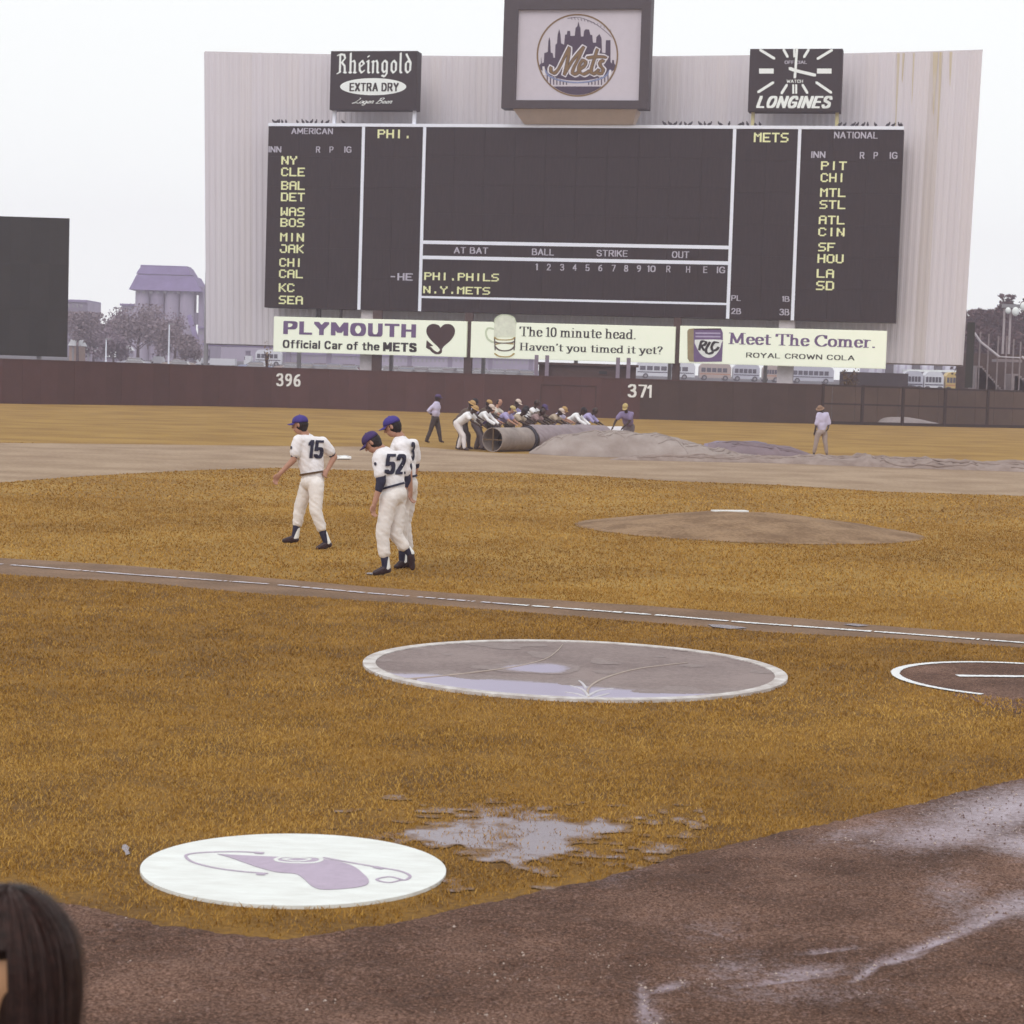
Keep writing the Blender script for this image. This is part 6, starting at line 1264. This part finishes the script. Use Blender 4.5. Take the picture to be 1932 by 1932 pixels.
for L_, dn, s_, p_, h_, ht, lb, sk, hh, ln, slv in crew:
    b_ = rc+ra*L_+rn_*(Rr+dn); b_.z = 0; reach = rc+ra*L_+rn_*(Rr*.45)+UZ*(Rr*.95)
    if L_ < 0: reach = rc+ra*.05+rn_*(Rr*.6)+UZ*(Rr*.7)
    f_ = -rn_+ra*.15; J = bent(b_, f_, ln, reach, hh, .08, .16)
    person(b_, J, (f_.x, f_.y, -.55), lb, 'ground crew', .024, dict(shirt=SH[s_], pants=PT[p_], hat=HT[h_] if h_ else None, sleeve=slv, cuff=.92), sk, ht)
b_ = G(1183, 853.5); J = bent(b_, (-.35,-.95,0), .7, b_+Vector((-.45,-.3,.62)), 1.75, .05, .08)
person(b_, J, (-.3,-.8,-.75), 'groundsman with yellow cap and purple shirt bending toward the bare roller end', 'ground crew', .024, dict(shirt=mat('dusty_purple_shirt', (.24,.19,.33), .85, .1, 6), pants=PT['grey'], hat=HT['yellow'], sleeve=.6, cuff=.92), 'dskin', 'cap')
# ================================================================== SPECTATOR AT LOWER LEFT, stand floor
struct(obj('grandstand_floor', MB().box((0, .7, .2), (16, 7.0, .4)), mat('stand_concrete', (.3,.29,.28))))
YP = 3.2; hc_ = AT(6, 1848, YP)
sp = thing('person', 'spectator with long dark brown hair seen from the side at the lower left corner', 'person', (hc_.x, YP, .4))
b = MB(); fx = Vector((-1, .12, -.05)).normalized(); hl = Vector((0,0,1)).cross(fx).normalized(); hu = fx.cross(hl).normalized(); ha = (hl, fx, hu)
b.ell(hc_, (.072,.092,.105), ha, 20, 12); b.ell(hc_-hu*.075+fx*.03, (.052,.06,.06), ha, 16, 10); b.cap(hc_+fx*.088, .011, hc_+fx*.11-hu*.03, .015); b.cap(hc_-hu*.06-fx*.02, .05, hc_-hu*.24-fx*.03, .055)
for s_ in (-1, 1): b.ell(hc_+hl*s_*.075-hu*.02, (.012,.02,.033), ha, 10, 8)
b.ell(hc_-hu*.42-fx*.03, (.19,.11,.2), ha, 18, 12); b.ell(hc_-hu*.68-fx*.03, (.16,.12,.2), ha, 18, 12)
for s_ in (-1, 1):
    sh_ = hc_-hu*.29+hl*s_*.18-fx*.03; el_ = sh_-hu*.28+hl*s_*.03; wr_2 = el_+fx*.2-hu*.08; kn_ = hc_-hu*.80+hl*s_*.12+fx*.42; hp_ = hc_-hu*.82+hl*s_*.1-fx*.03; an_ = Vector((kn_.x, kn_.y, .48))
    b.cap(sh_, .06, el_, .042); b.cap(el_, .042, wr_2, .03); b.ell(wr_2+fx*.05, (.02,.05,.038), ha, 10, 6); b.cap(hp_, .09, kn_, .06); b.cap(kn_, .06, an_, .04); b.cap(an_, .035, an_+fx*.16-hu*.03, .03)
me = remesh(b, .009, 'body', 2); me.transform(Matrix.Translation(-wloc(sp))); link('body', me, mat('warm_skin', (.46,.24,.13), .5, .06, 8), sp)
q = MB(); q.ell(hc_-hu*.42-fx*.03, (.205,.125,.21), ha, 20, 12); q.ell(hc_-hu*.68-fx*.03, (.175,.14,.2), ha, 20, 12)
for s_ in (-1, 1): q.cap(hc_-hu*.29+hl*s_*.18-fx*.03, .075, hc_-hu*.5+hl*s_*.21-fx*.03, .06); q.cap(hc_-hu*.82+hl*s_*.1-fx*.03, .1, hc_-hu*.80+hl*s_*.12+fx*.42, .08); q.cap(hc_-hu*.80+hl*s_*.12+fx*.42, .08, Vector(((hc_+fx*.42).x, (hc_+hl*s_*.12+fx*.42).y, .6)), .07)
me = remesh(q, .014, 'clothes', 2, .008); me.transform(Matrix.Translation(-wloc(sp))); link('clothes', me, SH['brown'], sp)
hairm = mat('brown_hair', (.018,.008,.006), .7, .4, 60, spec=.1)
q = MB(); q.ell(hc_+hu*.078-fx*.014, (.086,.090,.044), ha, 20, 14); q.ell(hc_-fx*.072-hu*.0, (.086,.034,.10), ha, 20, 14); q.cap(hc_-fx*.065-hu*.03, .045, hc_-fx*.075-hu*.22, .04); q.cap(hc_-fx*.05+hl*.045-hu*.03, .045, hc_-fx*.06+hl*.05-hu*.2, .035); q.cap(hc_-fx*.05-hl*.045-hu*.03, .045, hc_-fx*.06-hl*.05-hu*.2, .035)
hm_ = remesh(q, .010, 'hair', 3, .004, 14); hb = BVHTree.FromPolygons([v.co.copy() for v in hm_.vertices], [tuple(p.vertices) for p in hm_.polygons])
hm_.transform(Matrix.Translation(-wloc(sp))); ho = link('hair', hm_, hairm, sp)
V = []; Fc = []; rr = random.Random(3); c0 = hc_-fx*.012+hu*.012
for i in range(9000):
    a = rr.uniform(0, 2*math.pi); dr = hl*math.cos(a)+fx*math.sin(a); fr_ = math.sin(a)
    th1 = math.pi/2 if fr_ < -.36+rr.uniform(-.06,.06) else math.radians(rr.uniform(50, 62)); drop = rr.uniform(.18, .30) if th1 > 1.5 else 0
    lay = rr.uniform(-.003, .004)+(rr.uniform(.004,.016) if i % 22 == 0 else 0); w1, w2, ph = rr.uniform(-.006,.006), rr.uniform(-.012,.012), rr.uniform(0, 6); pts = []
    for j in range(9):
        th = th1*j/8; pts.append(c0+(hl*math.cos(a)*(.099+lay)+fx*math.sin(a)*(.104+lay))*math.sin(th)**.9+hu*(.122+lay)*math.cos(th)+hl*w1*math.sin(th*2+ph))
    e0_ = pts[-1]
    if drop:
        for j in range(1, 7): u = j/6; pts.append(e0_-UZ*drop*u+dr*(-.022*u*u+.006*math.sin(u*5+ph))+hl*w2*u-fx*max(0, fr_+.25)*.05*u)
    o_ = len(V)
    for j, p in enumerate(pts):
        sd_ = (pts[min(j+1, len(pts)-1)]-pts[max(j-1, 0)]).cross(p-hc_+UZ*1e-4)
        sd_ = sd_.normalized()*.0011*(1-.6*j/len(pts)); V += [p-sd_, p+sd_]
    Fc += [(o_+2*j, o_+2*j+1, o_+2*j+3, o_+2*j+2) for j in range(len(pts)-1)]
obj('hair_strands', MB().add(V, Fc), mat('hair_strand', (.036,.014,.011), .5, .6, 80, spec=.3), sp)['kind'] = 'stuff'  # strand brown raised to paint in the sheen on top of the head
st_ = thing('stadium_seat', 'stadium seat under the spectator at the lower left', 'seat', (hc_.x, YP, .4)); zz = hc_.z-.93
obj('seat', MB().box((hc_.x+.1, YP, zz), (.5,.48,.04)), M['blue'], st_); obj('backrest', MB().box((hc_.x+.27, YP, zz+.3), (.04,.48,.42), None), M['blue'], st_); obj('leg', MB().box((hc_.x+.1, YP, (zz-.02+.4)/2), (.08,.3,zz-.42)), M['steel'], st_)
# ================================================================== HAZE
hz_o = obj('haze', MB().box((0, 265, 21.5), (800, 590, 45)), None); hz_m = bpy.data.materials.new('haze'); hz_m.use_nodes = True; t = hz_m.node_tree
for n in list(t.nodes):
    if n.type != 'OUTPUT_MATERIAL': t.nodes.remove(n)
pv = t.nodes.new('ShaderNodeVolumePrincipled'); pv.inputs['Color'].default_value = (.92,.83,1.0,1); pv.inputs['Density'].default_value = .00075; pv.inputs['Anisotropy'].default_value = .1
t.links.new(pv.outputs[0], t.nodes['Material Output'].inputs['Volume']); hz_o.data.materials.append(hz_m); hz_o['kind'] = 'stuff'
